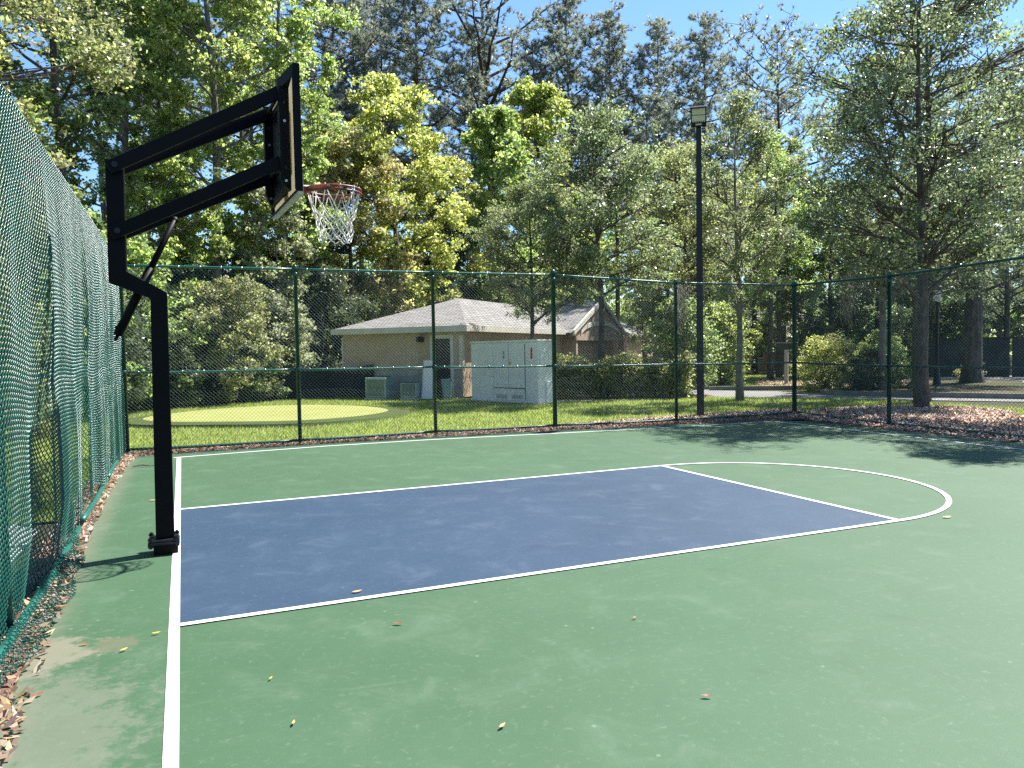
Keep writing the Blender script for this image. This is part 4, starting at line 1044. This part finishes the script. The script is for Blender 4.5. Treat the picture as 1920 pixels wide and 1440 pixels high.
und = [('bushA',-1.4,18.6,1.0,.3,'lime','bright lime understory tree beside the hoop post'),
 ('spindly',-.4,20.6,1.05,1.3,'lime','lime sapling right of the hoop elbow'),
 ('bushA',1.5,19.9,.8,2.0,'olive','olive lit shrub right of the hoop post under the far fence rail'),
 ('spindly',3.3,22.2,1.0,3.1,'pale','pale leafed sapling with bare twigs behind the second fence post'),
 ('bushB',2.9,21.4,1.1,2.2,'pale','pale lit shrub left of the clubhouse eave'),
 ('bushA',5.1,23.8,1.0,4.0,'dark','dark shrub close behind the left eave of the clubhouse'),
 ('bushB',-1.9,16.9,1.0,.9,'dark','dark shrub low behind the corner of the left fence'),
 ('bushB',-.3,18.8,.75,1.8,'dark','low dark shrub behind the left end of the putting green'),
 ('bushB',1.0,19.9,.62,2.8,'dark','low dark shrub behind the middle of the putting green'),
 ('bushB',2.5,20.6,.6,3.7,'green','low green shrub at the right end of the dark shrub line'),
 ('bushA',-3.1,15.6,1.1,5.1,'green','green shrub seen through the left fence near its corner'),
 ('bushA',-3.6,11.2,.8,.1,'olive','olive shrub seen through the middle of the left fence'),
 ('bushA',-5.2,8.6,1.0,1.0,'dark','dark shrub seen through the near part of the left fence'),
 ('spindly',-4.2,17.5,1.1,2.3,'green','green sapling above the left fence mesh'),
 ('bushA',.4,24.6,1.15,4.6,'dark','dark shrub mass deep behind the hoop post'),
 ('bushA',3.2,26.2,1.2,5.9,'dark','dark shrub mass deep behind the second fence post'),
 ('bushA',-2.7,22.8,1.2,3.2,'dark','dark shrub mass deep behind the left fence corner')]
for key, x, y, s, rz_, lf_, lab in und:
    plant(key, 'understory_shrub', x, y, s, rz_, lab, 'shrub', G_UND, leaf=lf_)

pines = [('pineB',-3.35,39.3,1.0,.2,'dark pine trunk farthest left behind the hardwoods'),
 ('pineB',-1.6,37.4,1.02,1.2,'dark pine behind the left end of the hoop arm'),
 ('pineB',.05,39.4,1.0,2.4,'dark pine behind the middle of the hoop arm'),
 ('pineA',8.6,40.6,1.07,3.3,'dense grey green pine just right of the backboard top'),
 ('pineB',13.6,47.8,1.06,.7,'thin pine between the two tallest central pines'),
 ('pineA',14.3,41.4,1.07,4.2,'tall pine with bare trunk left of the broad open pine'),
 ('pineC',20.6,44.47,1.17,1.9,'broad open pine with spreading bare limbs at top centre'),
 ('pineB',24.0,44.0,.94,3.0,'pine half hidden right of the broad open pine'),
 ('pineA',26.44,42.85,1.07,5.0,'dense pine with pointed top right of centre'),
 ('pineA',29.08,41.35,1.01,.4,'first of two equal pines left of the flood lamp'),
 ('pineA',31.21,39.99,0.97,2.5,'second of two equal pines nearest the flood lamp on its left'),
 ('pineA',27.4,29.2,.8,3.8,'pine standing directly above the flood lamp'),
 ('pineD',30.9,29.0,.86,.9,'shorter pine just left of the dark open pine against blue sky'),
 ('pineD',28.6,24.25,.91,4.9,'dark open crowned pine against blue sky right of the lamp'),
 ('pineB',11.2,44,1.0,5.6,'slim pine behind the yellow green tree'),
 ('pineA',19.6,46,.98,2.2,'far pine filling the gap below the broad open pine limbs'),
 ('pineA',29.6,37,.72,1.6,'far pine in the gap behind the flood lamp'),
 ('pineB',4.4,42,1.0,.5,'dark pine hidden behind the bright hardwoods by the backboard')]
for key, x, y, s, rz_, lab in pines: plant(key, 'pine_tree', x, y, s, rz_, lab, 'tree', G_PINE)

far_trees = [('oakD',26.07,12.1,1.12,.4,'holly','dark','huge dark trunked live oak on the road island at far right',1.0),
 ('oakC',23.95,19.98,1.25,1.0,'lime','oak','forked tree in the mulch strip behind the sign post',1.2),
 ('oakC',26.2,21.9,1.3,2.2,'green','oak','second tree in the mulch strip behind the forked one',1.3),
 ('oakC',24.5,24.76,1.05,3.0,'lime','dark','small lit tree on the far lawn right of the light pole',1.0),
 ('roundC',28.84,21.22,.85,4.0,'holly','dark','dark oak beyond the yellow azalea bush',1.0),
 ('roundC',32.4,21.75,.9,5.0,'oak','dark','mossy oak beyond the road behind the first right fence post',1.0),
 ('roundC',36.3,21.8,1.0,.6,'holly','dark','oak beyond the road behind the lantern',1.0),
 ('oakA',35.0,16.8,1.1,1.7,'holly','dark','tall dark oak at the far right edge behind the live oak',1.0),
 ('roundC',29.9,28.5,.9,2.6,'lime','oak','lime tree far back between the light pole and the corner post',1.0),
 ('roundC',34.8,29.4,1.0,3.5,'green','dark','green tree far back behind the corner post',1.0),
 ('roundC',24.9,27.3,.95,4.5,'olive','dark','olive tree far back just left of the light pole',1.0),
 ('roundA',42,22,.8,5.5,'dark','dark','dark tree farthest right across the parking lot',1.0)]
for key, x, y, s, rz_, lf_, bk, lab, _ in far_trees:
    t = plant(key, 'oak_tree' if key != 'x' else 'tree', x, y, s, rz_, lab, 'tree', 'trees beyond the road', leaf=lf_, brk=bk)
# thick trunk of the live oak
m = MB(); m.tube([(26.07,12.1,-.1),(26.05,12.1,.5),(26.1,12.1,2.2),(26.3,12.2,4.2)], [.46,.34,.3,.22], 12)
ob = m.build('trunk', BARK['dark'], bpy.data.objects['oak_tree.008'] if False else None)
for q in bpy.data.objects:
    if q.get('label', '').startswith('huge dark trunked live oak'): lvo = q
ob.parent = lvo; ob.name = 'lower_trunk'
bpy.context.view_layer.update(); ob.matrix_parent_inverse = lvo.matrix_world.inverted()

# shrubs on the right
sh = [('bushB',19.4,17.7,.95,.2,'lime','lime shrub far behind the light pole by the road'),
 ('bushB',15.0,14.1,.92,1.0,'green','tall green shrub at the right end of the hedge behind the light pole'),
 ('smallbush',19.7,12.75,1.15,2.0,'yellow','yellow leafed azalea bush right of the corner post'),
 ('smallbush',20.5,13.3,1.2,2.9,'olive','olive bush behind the yellow azalea'),
 ('smallbush',19.5,11.35,.75,3.9,'dark','low dark strappy clump on the kerb island'),
 ('smallbush',20.4,11.4,.95,5.0,'dark','dark rounded shrub beside the strappy clump'),
 ('smallbush',21.6,11.4,.9,.7,'green','green shrub left of the big mulch mound oak trunk'),
 ('bushB',23.9,14.2,.6,1.6,'green','broad leafed green shrub left of the lantern'),
 ('bushB',24.0,24.2,.45,2.6,'dark','low dark shrub on the far lawn'),
 ('bushB',27.2,26,.5,3.3,'dark','low dark shrub below the distant house'),
 ('bushB',31,24.3,.55,4.3,'green','green shrub at the far end of the mulch strip'),
 ('bushA',30.5,18.2,.62,5.3,'dark','dark shrub across the parking lot behind the azalea'),
 ('bushA',34,18.6,.7,.2,'dark','dark shrub across the parking lot left of the live oak'),
 ('smallbush',26.8,12.6,.6,2.1,'olive','small olive weeds at the foot of the live oak'),
 ('smallbush',-1.35,2.6,.3,1.1,'lime','small lime weed at the foot of the left fence')]
for key, x, y, s, rz_, lf_, lab in sh: plant(key, 'shrub', x, y, s, rz_, lab, 'shrub', 'shrubs beyond the fences', leaf=lf_)
# clipped hedge: many leaf sprays through a long box
ha, hb_ = np.array([10.75,15.55]), np.array([14.6,13.15]); hd_ = hb_-ha; hl = np.linalg.norm(hd_); hd_ /= hl; hn = np.array([-hd_[1], hd_[0]])
n = 2600; u_ = rng.uniform(0, hl, n); v_ = rng.uniform(-.75,.75, n); z_ = rng.uniform(.05, 1, n)**.8*(1.22+.12*np.sin(u_*3.1)+.08*np.sin(u_*7.7))
C_ = np.stack([ha[0]+hd_[0]*u_+hn[0]*v_, ha[1]+hd_[1]*u_+hn[1]*v_, z_], 1)
hg = thing('hedge', 'long clipped green hedge in front of the porch and under the wide oak', 'hedge', (*ha,0))
o = link('foliage', fast_mesh('hedge_foliage', leaves(C_, .16, 14, .1, .06, .4), 4, LEAF['olive']), hg); o.location = (-ha[0],-ha[1],0)
m = MB()
for k in range(26):
    u = (k+.5)/26*hl; q = ha+hd_*u+hn*rng.uniform(-.4,.4); m.tube(wob((*q,-.05), (*(q+rng.normal(0,.2,2)), 1.2), 5, .05), [.03,.026,.022,.016,.01], 5, False)
o = m.build('stems', BARK['dark'], hg); o.location = (-ha[0],-ha[1],0)
# spanish moss
def moss(x, y, z, w_, h, label):
    n = 90; a = rng.normal(0, w_*.5, n); b = rng.normal(0, w_*.25, n); v = []
    zt = z-rng.random(n)*h*.25; ln = h*rng.uniform(.3,1,n)*np.exp(-(a/w_)**2)
    for i in range(n):
        k = 5; px, py = a[i], b[i]; prev = None; 
        for j in range(k):
            t0, t1 = j/k, (j+1)/k
            ox = lambda t: .05*math.sin(t*5+i)*t; ww = .011*(1-.6*t0)
            v += [(px+ox(t0)-ww, py+ox(t0+2), zt[i]-ln[i]*t0), (px+ox(t0)+ww, py+ox(t0+2)+ww, zt[i]-ln[i]*t0), (px+ox(t1)+ww*.8, py+ox(t1+2)+ww, zt[i]-ln[i]*t1), (px+ox(t1)-ww*.8, py+ox(t1+2), zt[i]-ln[i]*t1)]
    v = np.array(v)
    o = link('spanish_moss', fast_mesh('spanish_moss', v-np.array([0,0,z]), 4, M['moss'])); o.location = (x,y,z)
    tag(o, label, 'moss', 'hanging moss')
moss(14.6,13.6,3.6,.28,2.0,'long grey moss curtain left of the light pole')
moss(14.25,13.4,2.9,.25,1.0,'short grey moss tuft hanging over the hedge end')
moss(20.3,12.3,4.0,.35,1.9,'grey moss hanging right of the corner fence post')
moss(22.8,12.6,4.6,.6,2.6,'wide dark moss curtain behind the first right fence post')
moss(23.2,13.2,4.0,.3,2.0,'thin moss strands between the fence post and the big oak trunk')

# distant wood that reads as one mass
cl = []
for k in range(150):
    a = R(90)-R(-34+k*.62); d = rng.uniform(58, 76); x, y = .06+math.cos(a)*d, -6.5+math.sin(a)*d
    H_ = rng.uniform(6, 12.5)*(1 if x < 34 else .62); q = rng.normal(0, 1, (34,3)); q /= np.linalg.norm(q, axis=1)[:,None]
    cl.append(np.array([x,y,H_*.5])+q*np.array([2.6,2.6,H_*.5])*rng.random((34,1))**.4)
C_ = np.concatenate(cl); tag(link('distant_wood', fast_mesh('distant_wood', leaves(C_, .8, 20, .42, .3, .4), 4, LEAF['green'])), kind='stuff')

# ------------------------------------------------------------------ small far things
sg = thing('sign_post', 'white wooden sign post with dark board beside the mulch strip', 'sign', (22.04,16.98,0), R(-50))
m = MB(); m.box(-.07,-.07,-.05,.07,.07,1.358); m.build('post', M['wood_white'], sg, bevel=.008)
m = MB(); m.box(-.4,-.05,1.36,.4,.05,1.62); m.build('sign_board', M['sign_dark'], sg, bevel=.01)
m = MB(); m.box(-.42,-.06,1.622,.42,.06,1.65); m.build('cap', M['wood_white'], sg)
ln_ = thing('street_lantern', 'glass street lantern on a dark post right of the big oak trunk', 'street lamp', (23.82,11.76,0))
m = MB(); m.lathe([(.16,0),(.13,.1),(.08,.5),(.055,.8),(.05,2.75),(.09,2.82),(.09,2.88)], (0,0,.05), 12); m.build('pole', M['bronze'], ln_)
m = MB(); m.lathe([(.13,0),(.2,.38)], (0,0,2.95), 6); m.build('lamp_glass', M['globe'], ln_)
m = MB(); m.lathe([(.25,0),(.2,.08),(.05,.16),(.02,.24)], (0,0,3.335), 6); m.build('cap', M['bronze'], ln_)
gl = thing('globe_lamp', 'small white globe lamp left of the big oak trunk', 'street lamp', (23.47,12.3,0))
m = MB(); m.lathe([(.05,0),(.035,.4),(.035,1.95)], (0,0,.05), 10); m.build('pole', M['bronze'], gl)
m = MB(); m.lathe([(.03,-.13),(.09,-.1),(.13,0),(.09,.1),(.03,.13)], (0,0,2.13), 14); m.build('globe', M['globe'], gl, smooth=True)
bw = MB(); bwt = thing('screen_wall', 'dark panelled enclosure wall at the far right across the parking lot', 'wall', (31.7,14.4,0), math.atan2(13.47-15.41, 32.36-31.08))
for k in range(5):
    m = MB(); m.box(-3+k*1.5,-.04,.05,-3+k*1.5+1.42,.04,1.65); m.build('panel', simple('dark_green_panel', (.02,.03,.028), (.03,.042,.038), .7, 2), bwt)
m = MB(); m.box(-3.1,-.07,1.652,4.6,.07,1.73); m.build('top_rail', M['door_dark'], bwt)
wb = thing('parking_bumper', 'low brown parking bumper on the lot left of the live oak', 'parking bumper', (26.9,14.6,0), R(-62))
m = MB(); m.prism([(-.1,-.04),(.1,-.04),(.07,.13),(-.07,.13)], -1.1, 1.1); m.build('bumper_block', simple('brown_concrete', (.2,.15,.11), None, .9, 4), wb)
hs = thing('distant_house', 'far peach walled house with grey roof seen between tree trunks', 'house', (36,34.5,0), R(-46))
m = MB(); m.box(-5,-3,-.1,5,3,2.1); m.build('wall', simple('peach_wall', (.5,.33,.22), None, .8, 3), hs)
m = MB(); m.add([(-5.5,-3.5,2.05),(5.5,-3.5,2.05),(5.5,3.5,2.05),(-5.5,3.5,2.05),(-2,0,4.1),(2,0,4.1)], [(0,1,5,4),(1,2,5),(2,3,4,5),(3,0,4),(3,2,1,0)])
me = m.mesh('roof', M['shingle']); fixn(me); uvroof(me, None); link('roof', me, hs)
for x in (-3.2,0,3.2):
    m = MB(); m.box(x-.6,-3.05,.7,x+.6,-3.001,1.8); wn = m.build('window', M['trim'], hs)
    m = MB(); m.box(x-.52,-3.06,.78,x+.52,-3.051,1.72); m.build('pane', M['glass_dark'], wn)
